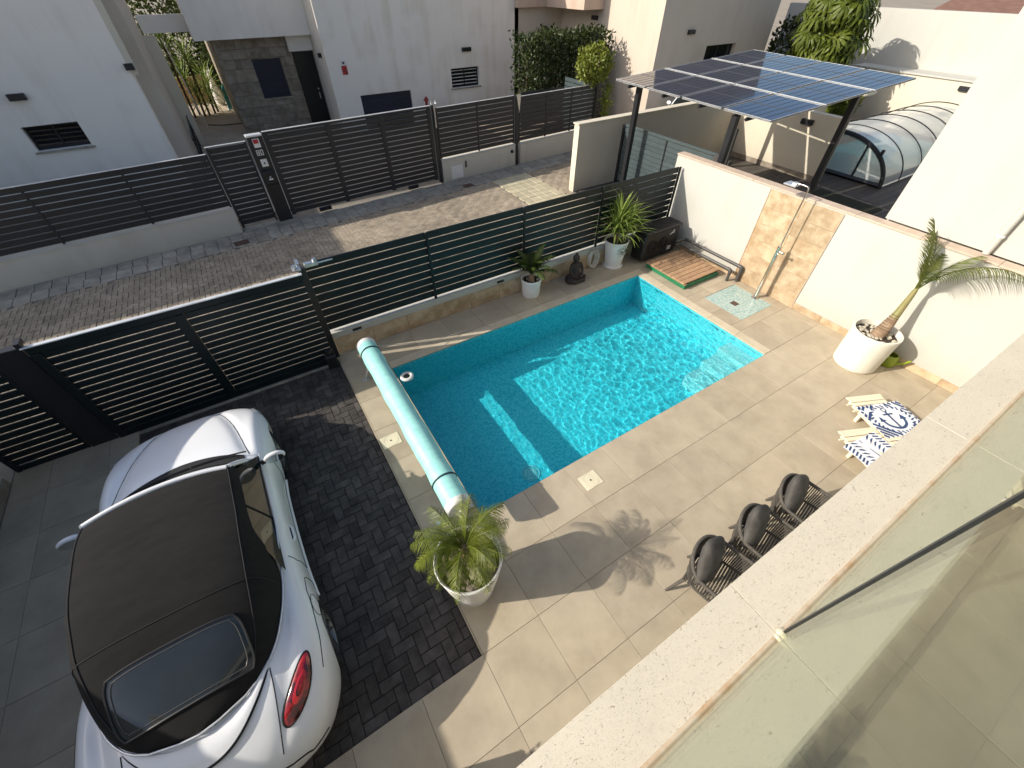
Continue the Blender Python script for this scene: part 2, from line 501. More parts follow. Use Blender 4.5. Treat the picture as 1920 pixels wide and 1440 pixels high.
M['pathstone'] = mat('path_stone', (0.36, 0.30, 0.23), rough=0.8, col2=(0.44, 0.37, 0.29), vs=2)
M['earth'] = mat('dry_earth', (0.26, 0.22, 0.17), rough=0.95, vs=0.4, col2=(0.33, 0.28, 0.21))
M['rooftile'] = mat('roof_brown', (0.17, 0.09, 0.06), rough=0.8, vs=3, col2=(0.24, 0.13, 0.09))
M['roofbeige'] = mat('roof_beige', (0.50, 0.40, 0.29), rough=0.8, vs=2)
M['carwhite'] = mat('white_car_paint', (0.7, 0.7, 0.7), rough=0.3, coat=1.0, var=0.02)

# ------------------------------------------------------------------ object helpers
POS = {}
def _world(o):
    return POS.get(o.name, Vector((0, 0, 0)))

def link(o, parent=None, loc=(0, 0, 0)):
    C.objects.link(o)
    loc = Vector(loc)
    if parent is not None:
        o.parent = parent
        o.location = loc - _world(parent)
    else:
        o.location = loc
    POS[o.name] = loc
    return o

def tag(o, label=None, cat=None, group=None, kind=None):
    if label: o['label'] = label
    if cat: o['category'] = cat
    if group: o['group'] = group
    if kind: o['kind'] = kind
    return o

def thing(name, label, cat, loc, group=None):
    o = bpy.data.objects.new(name, None)
    o.empty_display_size = 0.1
    link(o, None, loc)
    return tag(o, label, cat, group)

class MB:
    def __init__(s):
        s.v = []; s.f = []; s.sm = False
    def add(s, vs, fs):
        b = len(s.v)
        s.v.extend([tuple(p) for p in vs])
        s.f.extend([tuple(i + b for i in f) for f in fs])
        return s
    def box(s, x0, y0, z0, x1, y1, z1):
        if x0 > x1: x0, x1 = x1, x0
        if y0 > y1: y0, y1 = y1, y0
        if z0 > z1: z0, z1 = z1, z0
        return s.add([(x0, y0, z0), (x1, y0, z0), (x1, y1, z0), (x0, y1, z0), (x0, y0, z1), (x1, y0, z1), (x1, y1, z1), (x0, y1, z1)],
                     [(3, 2, 1, 0), (4, 5, 6, 7), (0, 1, 5, 4), (1, 2, 6, 5), (2, 3, 7, 6), (3, 0, 4, 7)])
    def cbox(s, x0, y0, z0, x1, y1, z1, c=0.004):
        """box with chamfered edges"""
        c = min(c, (x1 - x0) * .45, (y1 - y0) * .45, (z1 - z0) * .45)
        cx, cy_, cz = (x0 + x1) / 2, (y0 + y1) / 2, (z0 + z1) / 2
        hx, hy, hz = (x1 - x0) / 2, (y1 - y0) / 2, (z1 - z0) / 2
        vs = []; idx = {}
        for sx in (-1, 1):
            for sy in (-1, 1):
                for sz in (-1, 1):
                    for a in range(3):
                        h = [hx - c, hy - c, hz - c]
                        h[a] += c
                        idx[(sx, sy, sz, a)] = len(vs)
                        vs.append((cx + sx * h[0], cy_ + sy * h[1], cz + sz * h[2]))
        fs = []
        def face(pts, n):
            a, b_, c_ = (Vector(vs[pts[i]]) for i in range(3))
            if (b_ - a).cross(c_ - b_).dot(n) < 0: pts = pts[::-1]
            fs.append(tuple(pts))
        I = idx
        for q in (-1, 1):
            face([I[(q, -1, -1, 0)], I[(q, 1, -1, 0)], I[(q, 1, 1, 0)], I[(q, -1, 1, 0)]], Vector((q, 0, 0)))
            face([I[(-1, q, -1, 1)], I[(1, q, -1, 1)], I[(1, q, 1, 1)], I[(-1, q, 1, 1)]], Vector((0, q, 0)))
            face([I[(-1, -1, q, 2)], I[(1, -1, q, 2)], I[(1, 1, q, 2)], I[(-1, 1, q, 2)]], Vector((0, 0, q)))
            for p in (-1, 1):
                face([I[(q, p, -1, 0)], I[(q, p, 1, 0)], I[(q, p, 1, 1)], I[(q, p, -1, 1)]], Vector((q, p, 0)))
                face([I[(q, -1, p, 0)], I[(q, 1, p, 0)], I[(q, 1, p, 2)], I[(q, -1, p, 2)]], Vector((q, 0, p)))
                face([I[(-1, q, p, 1)], I[(1, q, p, 1)], I[(1, q, p, 2)], I[(-1, q, p, 2)]], Vector((0, q, p)))
        for sx in (-1, 1):
            for sy in (-1, 1):
                for sz in (-1, 1):
                    face([I[(sx, sy, sz, 0)], I[(sx, sy, sz, 1)], I[(sx, sy, sz, 2)]], Vector((sx, sy, sz)))
        return s.add(vs, fs)
    def poly(s, pts):
        return s.add(pts, [tuple(range(len(pts)))])
    def prism(s, pts, off):
        """polygon pts extruded by off"""
        n = len(pts); off = Vector(off)
        p = [Vector(a) for a in pts]
        nrm = Vector((0, 0, 0))
        for i in range(n):
            nrm += p[i].cross(p[(i + 1) % n])
        if nrm.dot(off) > 0: p = p[::-1]
        vs = p + [a + off for a in p]
        fs = [tuple(range(n)), tuple(range(2 * n - 1, n - 1, -1))]
        for i in range(n):
            j = (i + 1) % n
            fs.append((j, i, n + i, n + j))
        return s.add(vs, fs)
    def tube(s, pts, r, n=8, cap=True):
        pts = [Vector(p) for p in pts]
        m = len(pts)
        rs = r if isinstance(r, (list, tuple)) else [r] * m
        vs = []; fs = []
        up = None
        for i in range(m):
            t = (pts[min(i + 1, m - 1)] - pts[max(i - 1, 0)]).normalized()
            if up is None:
                up = Vector((0, 0, 1)) if abs(t.z) < 0.9 else Vector((1, 0, 0))
            a = t.cross(up)
            if a.length < 1e-5: a = t.orthogonal()
            a.normalize()
            up = a.cross(t).normalized()
            for k in range(n):
                an = 2 * PI * k / n
                vs.append(pts[i] + (a * math.cos(an) + up * math.sin(an)) * rs[i])
        for i in range(m - 1):
            for k in range(n):
                k2 = (k + 1) % n
                fs.append((i * n + k, i * n + k2, (i + 1) * n + k2, (i + 1) * n + k))
        if cap:
            fs.append(tuple(range(n - 1, -1, -1)))
            fs.append(tuple(range((m - 1) * n, m * n)))
        return s.add(vs, fs)
    def lathe(s, prof, c=(0, 0, 0), n=32, axis='z', capb=False, capt=False):
        vs = []; fs = []
        for (r, z) in prof:
            for k in range(n):
                a = 2 * PI * k / n
                x, y = r * math.cos(a), r * math.sin(a)
                p = (x, y, z) if axis == 'z' else ((z, x, y) if axis == 'x' else (y, z, x))
                vs.append((c[0] + p[0], c[1] + p[1], c[2] + p[2]))
        for i in range(len(prof) - 1):
            for k in range(n):
                k2 = (k + 1) % n
                fs.append((i * n + k, i * n + k2, (i + 1) * n + k2, (i + 1) * n + k))
        if capb: fs.append(tuple(range(n - 1, -1, -1)))
        if capt: fs.append(tuple(range((len(prof) - 1) * n, len(prof) * n)))
        return s.add(vs, fs)
    def ball(s, c, r, nu=10, nv=7, sq=(1, 1, 1)):
        vs = []; fs = []
        for j in range(nv + 1):
            th = PI * j / nv
            for i in range(nu):
                ph = 2 * PI * i / nu
                vs.append((c[0] + r * sq[0] * math.sin(th) * math.cos(ph), c[1] + r * sq[1] * math.sin(th) * math.sin(ph), c[2] - r * sq[2] * math.cos(th)))
        for j in range(nv):
            for i in range(nu):
                i2 = (i + 1) % nu
                fs.append((j * nu + i, j * nu + i2, (j + 1) * nu + i2, (j + 1) * nu + i))
        return s.add(vs, fs)
    def grid(s, fn, nu, nv, closeu=False):
        vs = [fn(i / (nu if closeu else nu - 1), j / (nv - 1)) for j in range(nv) for i in range(nu)]
        fs = []
        for j in range(nv - 1):
            for i in range(nu if closeu else nu - 1):
                i2 = (i + 1) % nu
                fs.append((j * nu + i, j * nu + i2, (j + 1) * nu + i2, (j + 1) * nu + i))
        return s.add(vs, fs)
    def mesh(s, name, m, origin=(0, 0, 0), smooth=False):
        me = bpy.data.meshes.new(name)
        o = Vector(origin)
        me.from_pydata([Vector(p) - o for p in s.v], [], s.f)
        me.materials.append(m)
        if smooth:
            me.polygons.foreach_set('use_smooth', [True] * len(me.polygons))
        me.update()
        return me
    def build(s, name, m, parent=None, loc=None, smooth=False, sharp=55):
        if loc is None:
            if parent is not None: loc = _world(parent)
            else: loc = (0, 0, 0)
        me = s.mesh(name, m, loc, smooth)
        if sharp is not None and smooth:
            bm = bmesh.new(); bm.from_mesh(me)
            for e in bm.edges:
                if len(e.link_faces) == 2 and e.calc_face_angle(0) > R(sharp): e.smooth = False
            bm.to_mesh(me); bm.free()
        return link(bpy.data.objects.new(name, me), parent, loc)

_cache = {}
def piece(name, parent, c, size, m, ch=0.003, rz=0.0, rx=0.0, ry=0.0):
    """one chamfered block, mesh data shared between alike pieces; c = centre in world"""
    key = (round(size[0], 3), round(size[1], 3), round(size[2], 3), m.name, ch)
    me = _cache.get(key)
    if me is None:
        mb = MB().cbox(-size[0] / 2, -size[1] / 2, -size[2] / 2, size[0] / 2, size[1] / 2, size[2] / 2, ch)
        me = _cache[key] = mb.mesh(name, m)
    o = link(bpy.data.objects.new(name, me), parent, c)
    if rz or rx or ry: o.rotation_euler = (rx, ry, rz)
    return o

def inst(name, me, parent, loc, rot=(0, 0, 0), sc=1.0):
    o = link(bpy.data.objects.new(name, me), parent, loc)
    o.rotation_euler = rot
    o.scale = (sc, sc, sc) if not isinstance(sc, (tuple, list)) else sc
    return o

def rot2(x, y, a):
    return x * math.cos(a) - y * math.sin(a), x * math.sin(a) + y * math.cos(a)

def structure(name, mb, m, loc=None, smooth=False):
    o = mb.build(name, m, None, loc, smooth)
    o['kind'] = 'structure'
    return o

# ================================================================== GROUND, DECK, DRIVEWAY, STREET
def ring(mb, X0, Y0, X1, Y1, hx0, hy0, hx1, hy1, z0, z1):
    mb.box(X0, Y0, z0, X1, hy0, z1).box(X0, hy1, z0, X1, Y1, z1).box(X0, hy0, z0, hx0, hy1, z1).box(hx1, hy0, z0, X1, hy1, z1)
    return mb

PX0, PX1, PY0, PY1 = 0.98, 6.83, 2.33, 5.55      # pool opening
structure('ground', ring(MB(), -400, -400, 400, 400, PX0 - .1, PY0 - .1, PX1 + .1, PY1 + .1, -0.4, -0.075), M['earth'])

def subtract(rects, h):
    out = []
    for (a, b, c, d) in rects:
        x0, y0, x1, y1 = max(a, h[0]), max(b, h[1]), min(c, h[2]), min(d, h[3])
        if x0 >= x1 or y0 >= y1:
            out.append((a, b, c, d)); continue
        if b < y0: out.append((a, b, c, y0))
        if y1 < d: out.append((a, y1, c, d))
        if a < x0: out.append((a, y0, x0, y1))
        if x1 < c: out.append((x1, y0, c, y1))
    return out

DRV = (-2.75, 0.98, 0.245, 6.45)
mbd = MB()
for r in subtract(subtract([(-4.3, -0.3, 8.75, 6.6)], DRV), (PX0, PY0, PX1, PY1)):
    mbd.box(r[0], r[1], -0.07, r[2], r[3], -0.009)
deck = structure('pool_deck', mbd, M['grout'])
holes = [DRV, (PX0, PY0, PX1, PY1), (PX0 - .0, PY1, PX1 + .2, PY1 + .19), (PX1, PY0, PX1 + .2, PY1), (7.38, 3.21, 8.36, 4.14)]
GX, GY, TS = 0.265, 0.98, 0.674
J = 0.0035
for i in range(-7, 13):
    for j in range(-2, 9):
        x0, y0 = GX + i * TS, GY + j * TS
        cell = [(max(x0, -4.2), y0, min(x0 + TS, 8.6), min(y0 + TS, 6.42))]
        for h in holes: cell = subtract(cell, h)
        for (a, b, c, d) in cell:
            if c - a < .02 or d - b < .02: continue
            piece('tile', deck, ((a + c) / 2, (b + d) / 2, -0.006 + random.uniform(-.0006, .0006)), (c - a - J, d - b - J, 0.012), M['tile'], 0.0015)
# pool coping slabs: pale strip along the street side and the shower side
for k in range(9):
    a = PX0 + (PX1 + .2 - PX0) * k / 9; c = PX0 + (PX1 + .2 - PX0) * (k + 1) / 9
    piece('coping_slab', deck, ((a + c) / 2, PY1 + .093, -0.004), (c - a - J, .19 - J, 0.018), M['coping'], 0.003)
for k in range(5):
    a = PY0 + (PY1 - PY0) * k / 5; c = PY0 + (PY1 - PY0) * (k + 1) / 5
    piece('coping_slab', deck, (PX1 + .098, (a + c) / 2, -0.004), (.2 - J, c - a - J, 0.018), M['coping'], 0.003)

# ---- herringbone driveway
drive = structure('driveway', MB().box(DRV[0] - .02, DRV[1], -0.085, DRV[2], DRV[3], -0.042), M['paver_bed'])
def herring(x0, y0, x1, y1, w):
    """cells of a 90 degree herringbone, clipped rectangles"""
    out = []
    nx, ny = int((x1 - x0) / w) + 2, int((y1 - y0) / w) + 2
    for i in range(-2, nx):
        for j in range(-2, ny):
            q = (i - j) % 4
            if q == 0: r = (x0 + i * w, y0 + j * w, x0 + (i + 2) * w, y0 + (j + 1) * w)
            elif q == 3: r = (x0 + i * w, y0 + j * w, x0 + (i + 1) * w, y0 + (j + 2) * w)
            else: continue
            r = (max(r[0], x0), max(r[1], y0), min(r[2], x1), min(r[3], y1))
            if r[2] - r[0] > .02 and r[3] - r[1] > .02: out.append(r)
    return out
cells = herring(DRV[0], DRV[1], DRV[2], 6.32, 0.112)
def seen(r):
    x, y = (r[0] + r[2]) / 2, (r[1] + r[3]) / 2
    return 0 if (x > -0.95 or y > 5.3 or (y < 1.1 and x > -1.6)) else 1
cells.sort(key=lambda r: (seen(r), ((r[0] + r[2]) / 2) ** 2 + ((r[1] + r[3]) / 2) ** 2))
def top_slab(mb, r, z0, z1, c):
    a, b, x, y = r
    mb.add([(a, b, z0), (x, b, z0), (x, y, z0), (a, y, z0), (a, b, z1 - c), (x, b, z1 - c), (x, y, z1 - c), (a, y, z1 - c),
            (a + c, b + c, z1), (x - c, b + c, z1), (x - c, y - c, z1), (a + c, y - c, z1)],
           [(0, 1, 5, 4), (1, 2, 6, 5), (2, 3, 7, 6), (3, 0, 4, 7), (4, 5, 9, 8), (5, 6, 10, 9), (6, 7, 11, 10), (7, 4, 8, 11), (8, 9, 10, 11)])
rest = MB()
for k, r in enumerate(cells):
    dz = random.uniform(-.004, .003)
    if k < 300:
        o = piece('paver', drive, ((r[0] + r[2]) / 2, (r[1] + r[3]) / 2, -0.055 + dz), (r[2] - r[0] - .006, r[3] - r[1] - .006, 0.05), M['paver'], 0.005)
        o.rotation_euler = (random.uniform(-.006, .006), random.uniform(-.006, .006), random.uniform(-.008, .008))
    else:
        top_slab(rest, (r[0] + .003, r[1] + .003, r[2] - .003, r[3] - .003), -0.07, -0.03 + dz, .004)
o = rest.build('remaining_pavers', M['paver'], drive); o['kind'] = 'stuff'

# ---- street of small bricks, opposite pavement of square blocks
FA = math.atan(0.075)
def far_y(x): return 12.3 + 0.075 * (x + 5.3)
street = structure('street', MB().box(-30, 6.62, -0.09, 8.72, 16, -0.03).box(8.74, 10.5, -0.09, 40, 16, -0.03), M['brick_bed'])
def street_ok(x, y):
    return (x < 8.62 and 6.7 < y < far_y(x) - .85) or (x >= 8.62 and 10.55 < y < far_y(x) - .85)
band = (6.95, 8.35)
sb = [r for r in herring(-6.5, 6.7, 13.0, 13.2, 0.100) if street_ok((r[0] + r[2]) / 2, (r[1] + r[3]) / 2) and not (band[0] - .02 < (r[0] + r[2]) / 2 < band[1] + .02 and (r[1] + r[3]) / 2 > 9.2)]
def sk(r):
    x, y = (r[0] + r[2]) / 2, (r[1] + r[3]) / 2
    # the strip of street that shows above the fence, nearest first
    t = 6.45 + (y - 6.45) * 0
    vis = y > 9.55 - 0.02 * x
    return (0 if vis else 1, math.hypot(x, y))
sb.sort(key=sk)
rest = MB()
for k, r in enumerate(sb):
    dz = random.uniform(-.004, .003)
    if k < 300:
        piece('brick', street, ((r[0] + r[2]) / 2, (r[1] + r[3]) / 2, -0.025 + dz), (r[2] - r[0] - .007, r[3] - r[1] - .007, 0.05), M['brick'], 0.005)
    else:
        top_slab(rest, (r[0] + .0035, r[1] + .0035, r[2] - .0035, r[3] - .0035), -0.04, dz, .005)
o = rest.build('remaining_bricks', M['brick'], street); o['kind'] = 'stuff'
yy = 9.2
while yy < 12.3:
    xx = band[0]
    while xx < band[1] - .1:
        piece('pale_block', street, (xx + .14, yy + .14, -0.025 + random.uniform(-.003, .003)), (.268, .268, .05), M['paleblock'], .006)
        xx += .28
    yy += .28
pavement = structure('pavement', MB().prism([(-8, far_y(-8) - .84, -.06), (13, far_y(13) - .84, -.06), (13, far_y(13) + .1, -.06), (-8, far_y(-8) + .1, -.06)], (0, 0, .035)), M['brick_bed'])
s = 0.0
for k in range(64):
    x = -6.4 + k * .30
    if x > 12.6: break
    for row, off in ((0, .64), (1, .22)):
        y = far_y(x) - off
        piece('paving_block', pavement, (x, y, -0.02 + random.uniform(-.003, .003)), (.29, .405, .05), M['kerbstone'], .006, rz=FA)

# ================================================================== POOL
pb = MB()
ZF = -0.84
_o = (PX0, PX1, PY0, PY1)
PX0, PX1, PY0, PY1 = PX0 + .005, PX1 - .005, PY0 + .005, PY1 - .005
pb.poly([(PX0, PY0, -.016), (PX0, PY1, -.016), (PX0, PY1, ZF), (PX0, PY0, ZF)])
pb.poly([(PX1, PY1, -.016), (PX1, PY0, -.016), (PX1, PY0, ZF), (PX1, PY1, ZF)])
pb.poly([(PX1, PY0, -.016), (PX0, PY0, -.016), (PX0, PY0, ZF), (PX1, PY0, ZF)])
pb.poly([(PX0, PY1, -.016), (PX1, PY1, -.016), (PX1, PY1, ZF), (PX0, PY1, ZF)])
pb.poly([(PX0, PY0, ZF), (PX0, PY1, ZF), (PX1, PY1, ZF), (PX1, PY0, ZF)])
pool = structure('pool', pb, M['poolshell'])
for (a, z) in ((0.34, -.19), (0.72, -.36), (1.10, -.54)):
    MB().box(PX1 - a + .001, PY0 + .001, ZF + .001, PX1 - .001 - (a - .34 if a > .34 else 0), PY0 + .66, z).build('pool_step', M['stepshell'], pool)
dr = MB().lathe([(.0, .012), (.085, .012), (.11, .004), (.115, 0)], (2.16, 2.90, ZF + .002), 24)
dr.lathe([(.135, .0), (.135, .01), (.15, .01), (.15, 0)], (2.16, 2.90, ZF + .002), 24)
dr.build('floor_drain', M['stepshell'], pool, smooth=True)
# water: a solid body with a rippled top, sides and bottom tucked into the shell
m, n, l, b = _setup('pool_water')
b.inputs['Base Color'].default_value = (0.50, 0.99, 0.995, 1)
b.inputs['Roughness'].default_value = 0.0
b.inputs['IOR'].default_value = 1.045
b.inputs['Coat Weight'].default_value = 0.55
b.inputs['Coat IOR'].default_value = 1.33
b.inputs['Coat Roughness'].default_value = 0.02
b.inputs['Transmission Weight'].default_value = 1.0
M['water'] = m
ZW = -0.055
def wave(x, y):
    h = 0.0
    amp = 0.35 + 0.65 * min(1, max(0, (x - 1.6) / 2.6))
    h += .0050 * noise.noise((x * 2.6, y * 2.6, 1.3))
    h += .0085 * amp * noise.noise((x * 6.8 + 3, y * 6.8, 4.1))
    h += .0046 * amp * noise.noise((x * 13.5, y * 13.5 + 5, 7.7))
    h += .0016 * amp * noise.noise((x * 25, y * 25 + 5, 2.7))
    rx = math.hypot(x - 4.9, y - 3.9)
    h += .0025 * math.sin(rx * 14) * math.exp(-rx * .8)
    return h
# a single rippled sheet; it runs on under the deck on the sunny sides
WX0, WX1, WY0, WY1 = PX0 - 2.55, PX1 + .03, PY0 - .03, PY1 + .98
nx, ny = int((WX1 - WX0) / .021), int((WY1 - WY0) / .021)
wm = MB()
for j in range(ny + 1):
    for i in range(nx + 1):
        x = WX0 + (WX1 - WX0) * i / nx; y = WY0 + (WY1 - WY0) * j / ny
        wm.v.append((x, y, ZW + wave(x, y)))
for j in range(ny):
    for i in range(nx):
        a = j * (nx + 1) + i
        wm.f.append((a, a + 1, a + nx + 2, a + nx + 1))
water = link(bpy.data.objects.new('water', wm.mesh('water', M['water'], smooth=True)), None)
water['kind'] = 'structure'
water.cycles.is_caustics_caster = True
for ob in [pool] + list(pool.children):
    ob.cycles.is_caustics_receiver = True
sun.cycles.is_caustics_light = True

# ================================================================== OUR BALCONY (ledge, glass, terrace floor)
LZ = 3.25
house = thing('family_house', 'white rendered house with the stone-edged balcony above the pool terrace', 'house', (2.0, -3.0, 0))
MB().box(-4.1, -9, 0, 8.6, -0.14, 2.90).box(-4.1, -9, 2.90, 8.6, -3.4, 6.4).build('wall', M['white'], house)
MB().box(-4.1, -.40, 2.90, 8.6, 0.0, 3.205).build('parapet', M['white'], house)
for k in range(-3, 6):
    a = 1.0 + (k - 1) * 1.58; c = a + 1.58
    a, c = max(a, -4.1), min(c, 8.6)
    if c - a < .1: continue
    piece('coping_slab', house, ((a + c) / 2, -.178, LZ - .018), (c - a - .002, .418, .036), M['limestone'], .001)
MB().box(-4.1, -.385, 3.205, 8.6, -.015, 3.208).build('mortar_bed', M['soil'], house)
tf = MB().box(-4.1, -3.4, 2.90, 8.6, -.40, 2.938).build('terrace_floor', M['grout'], house)
for i in range(-7, 13):
    for j in range(0, 5):
        x0, y1 = 1.525 + (i - 1) * TS, -.405 - (j * TS)
        y0 = y1 - TS
        if j == 0: y1 = -.405
        x0c, x1c = max(x0, -4.1), min(x0 + TS, 8.6)
        if x1c - x0c < .05: continue
        piece('floor_tile', tf, ((x0c + x1c) / 2, (y0 + y1) / 2 - .0, 2.944), (x1c - x0c - J, y1 - y0 - J, .012), M['terrace_tile'], .0015)
door_m = MB().box(0.2, -3.42, 2.96, 4.6, -3.395, 5.3).build('terrace_window', M['winglass'], house)

bal = thing('glass_balustrade', 'frameless clear glass balustrade standing in the limestone balcony ledge', 'balustrade', (1.0, -.178, LZ))
GT = 4.66
MB().box(-3.9, -.184, LZ - .02, 1.003, -.172, GT).build('glass_panel', M['glass'], bal)
MB().box(1.027, -.184, LZ - .02, 8.5, -.172, GT).build('glass_panel', M['glass'], bal)
MB().box(1.005, -.188, LZ + .03, 1.025, -.168, GT).build('gasket', M['frame'], bal)
sl = MB()
sl.tube([(-3.9, -.170, LZ + .002), (1.0, -.170, LZ + .001)], .009, 8)
sl.tube([(1.03, -.170, LZ + .002), (8.5, -.170, LZ + .001)], .009, 8)
sl.tube([(-3.9, -.187, LZ + .002), (1.0, -.187, LZ + .0)], .004, 6)
sl.tube([(1.03, -.187, LZ + .002), (8.5, -.187, LZ + .0)], .004, 6)
sl.build('sealant_bead', M['sealant'], bal, smooth=True)
cl = MB()
cl.ball((1.012, -.170, LZ + .006), .016, 10, 7, (1.3, 1, .55))
cl.ball((.988, -.174, LZ + .006), .013, 10, 7, (1, 1.1, .6))
cl.build('joint_plug', M['lid'], bal, smooth=True)

# ================================================================== OUR STREET BOUNDARY
YF = 6.47
plinth = thing('boundary_wall', 'low white wall with brown stone facing below the dark slatted fence beside the pool', 'wall', (4.3, 6.5, 0))
MB().box(0.30, 6.43, -.05, 8.56, 6.62, .44).build('wall_body', M['white'], plinth)
MB().cbox(0.28, 6.405, .435, 8.56, 6.64, .462, .004).build('wall_cap', M['white'], plinth)
x = 0.31
while x < 8.5:
    w = min(.672, 8.54 - x)
    piece('facing_tile', plinth, (x + w / 2, 6.422, .168), (w - .004, .014, .33), M['travertine'], .002)
    x += .674
for x in (0.74, 3.72):
    piece('step_light', plinth, (x, 6.425, .385), (.16, .02, .045), M['frame'], .004)

def slats(parent, axis, a0, a1, other, z0, z1, n, m, th=.028, gap=.02, nm='slat', lean=0):
    h = (z1 - z0 - gap * (n - 1)) / n
    for k in range(n):
        z = z0 + h / 2 + k * (h + gap)
        c = ((a0 + a1) / 2, other, z) if axis == 'x' else (other, (a0 + a1) / 2, z)
        sz = (abs(a1 - a0), th, h) if axis == 'x' else (th, abs(a1 - a0), h)
        piece(nm, parent, c, sz, m, .004)

fence = thing('slatted_fence', 'dark teal horizontal slat fence running along the pool on its low white wall', 'fence', (4.3, YF, .46))
posts = [0.285, 2.30, 4.30, 6.25, 8.50]
for k in range(4):
    slats(fence, 'x', posts[k] + .02, posts[k + 1] - .02, YF + .02, .50, 1.76, 9, M['slat_near'], gap=.022)
for x in posts[1:]:
    piece('fence_post', fence, (x, YF - .012, 1.11), (.05, .035, 1.31), M['slat_near'], .004)

gp = thing('gate_post', 'dark steel post at the pool corner catching the sliding driveway gate', 'post', (.25, 6.36, 0))
piece('post', gp, (.25, 6.38, .87), (.10, .08, 1.76), M['frame'], .006)
br = MB()
br.cbox(.12, 6.33, 1.735, .24, 6.47, 1.775, .004).cbox(.30, 6.36, 1.74, .50, 6.44, 1.80, .006).cbox(.50, 6.39, 1.75, .72, 6.42, 1.765, .003)
br.cbox(.20, 6.44, 1.77, .25, 6.60, 1.80, .003)
br.lathe([(0, .02), (.03, .02), (.03, -.02), (0, -.02)], (.165, 6.38, 1.80), 12)
br.lathe([(0, .02), (.03, .02), (.03, -.02), (0, -.02)], (.46, 6.40, 1.82), 12)
br.build('guide_bracket', M['steel'], gp)
mo = MB().cbox(.05, 6.10, -.03, .23, 6.34, .24, .02)
mo.lathe([(0, .32), (.05, .31), (.06, .24)], (.14, 6.22, 0), 12)
mo.build('gate_motor', M['black'], gp)

gate = thing('sliding_gate', 'dark slatted sliding driveway gate closed in front of the parked car', 'gate', (-1.4, 6.25, 0))
GYY = 6.25
slats(gate, 'x', -2.88, -1.50, GYY, .13, 1.62, 14, M['slat_near'], gap=.020)
slats(gate, 'x', -1.36, .20, GYY, .13, 1.62, 14, M['slat_near'], gap=.020)
piece('top_rail', gate, (-1.38, GYY, 1.675), (3.20, .05, .09), M['slat_near'], .005)
piece('bottom_rail', gate, (-1.38, GYY, .065), (3.20, .05, .12), M['slat_near'], .005)
for x, w in ((-2.93, .10), (-1.43, .13)):
    piece('upright', gate, (x, GYY - .012, .875), (w, .06, 1.50), M['slat_near'], .005)
MB().cbox(-3.0, GYY - .03, 1.722, .22, GYY + .03, 1.738, .003).build('cap_strip', M['alu'], gate)
MB().cbox(-4.1, 6.19, -.035, .18, 6.28, -.005, .003).build('track', M['kerbstone'], gate)

gq = thing('gate_pillar', 'broad flat dark steel pillar between the driveway gate and the narrow side gate', 'post', (-3.16, 6.28, 0))
MB().cbox(-3.32, 6.25, -.03, -3.0, 6.37, 1.74, .006).build('pillar_body', M['frame'], gq)
MB().cbox(-3.03, 6.24, 1.74, -2.97, 6.38, 1.80, .004).build('stop', M['frame'], gq)
pg = thing('side_gate', 'narrow dark slatted pedestrian gate beside the white plot wall', 'gate', (-3.75, 6.27, 0))
slats(pg, 'x', -4.10, -3.36, 6.28, .0, 1.66, 15, M['slat_near'], gap=.020)
piece('upright', pg, (-4.13, 6.27, .85), (.06, .06, 1.68), M['slat_near'], .005)
piece('upright', pg, (-3.345, 6.27, .85), (.03, .05, 1.68), M['slat_near'], .005)

lw = thing('plot_wall', 'tall white plot wall with dark stone skirting on the shaded side of the parked car', 'wall', (-4.3, 2.5, 0))
MB().box(-4.45, -6, -.05, -4.22, 6.50, 2.42).build('wall_body', M['white'], lw)
for k in range(12):
    piece('skirting_tile', lw, (-4.213, 5.75 - k * .676, .065), (.014, .672, .13), M['graystone'], .002)

rw = thing('garden_wall', 'long white wall with pink stone coping behind the shower and the leaning palm', 'wall', (8.7, 3.2, 0))
MB().box(8.59, -3.0, -.05, 8.78, 6.68, 1.95).build('wall_body', M['white'], rw)
for k in range(10):
    y1 = 6.70 - k * .98
    piece('coping_stone', rw, (8.685, y1 - .49, 1.965), (.225, .976, .03), M['wallcap'], .004)
y = 6.40
while y > -2.5:
    a, c = max(y - .674, -3.0), y
    for (p, q) in ((a, c),):
        segs = [(p, q)]
        # the facing panel behind the shower interrupts the skirting
        segs = [(s0, s1) for (s0, s1) in ((p, min(q, 2.95)), (max(p, 4.33), q)) if s1 - s0 > .03]
        for (s0, s1) in segs:
            piece('skirting_tile', rw, (8.583, (s0 + s1) / 2, .07), (.014, s1 - s0 - .004, .135), M['travertine'], .002)
    y -= .674
ph, pw = 1.92 / 6, (4.33 - 2.95) / 2
for r_ in range(6):
    for c_ in range(2):
        piece('facing_tile', rw, (8.583, 2.95 + pw * (c_ + .5), .005 + ph * (r_ + .5)), (.016, pw - .003, ph - .003), M['travertine'], .0015)
MB().cbox(8.568, 2.935, .0, 8.592, 2.948, 1.925, .002).cbox(8.568, 4.332, .0, 8.592, 4.345, 1.925, .002).build('panel_trim', M['wallcap'], rw)

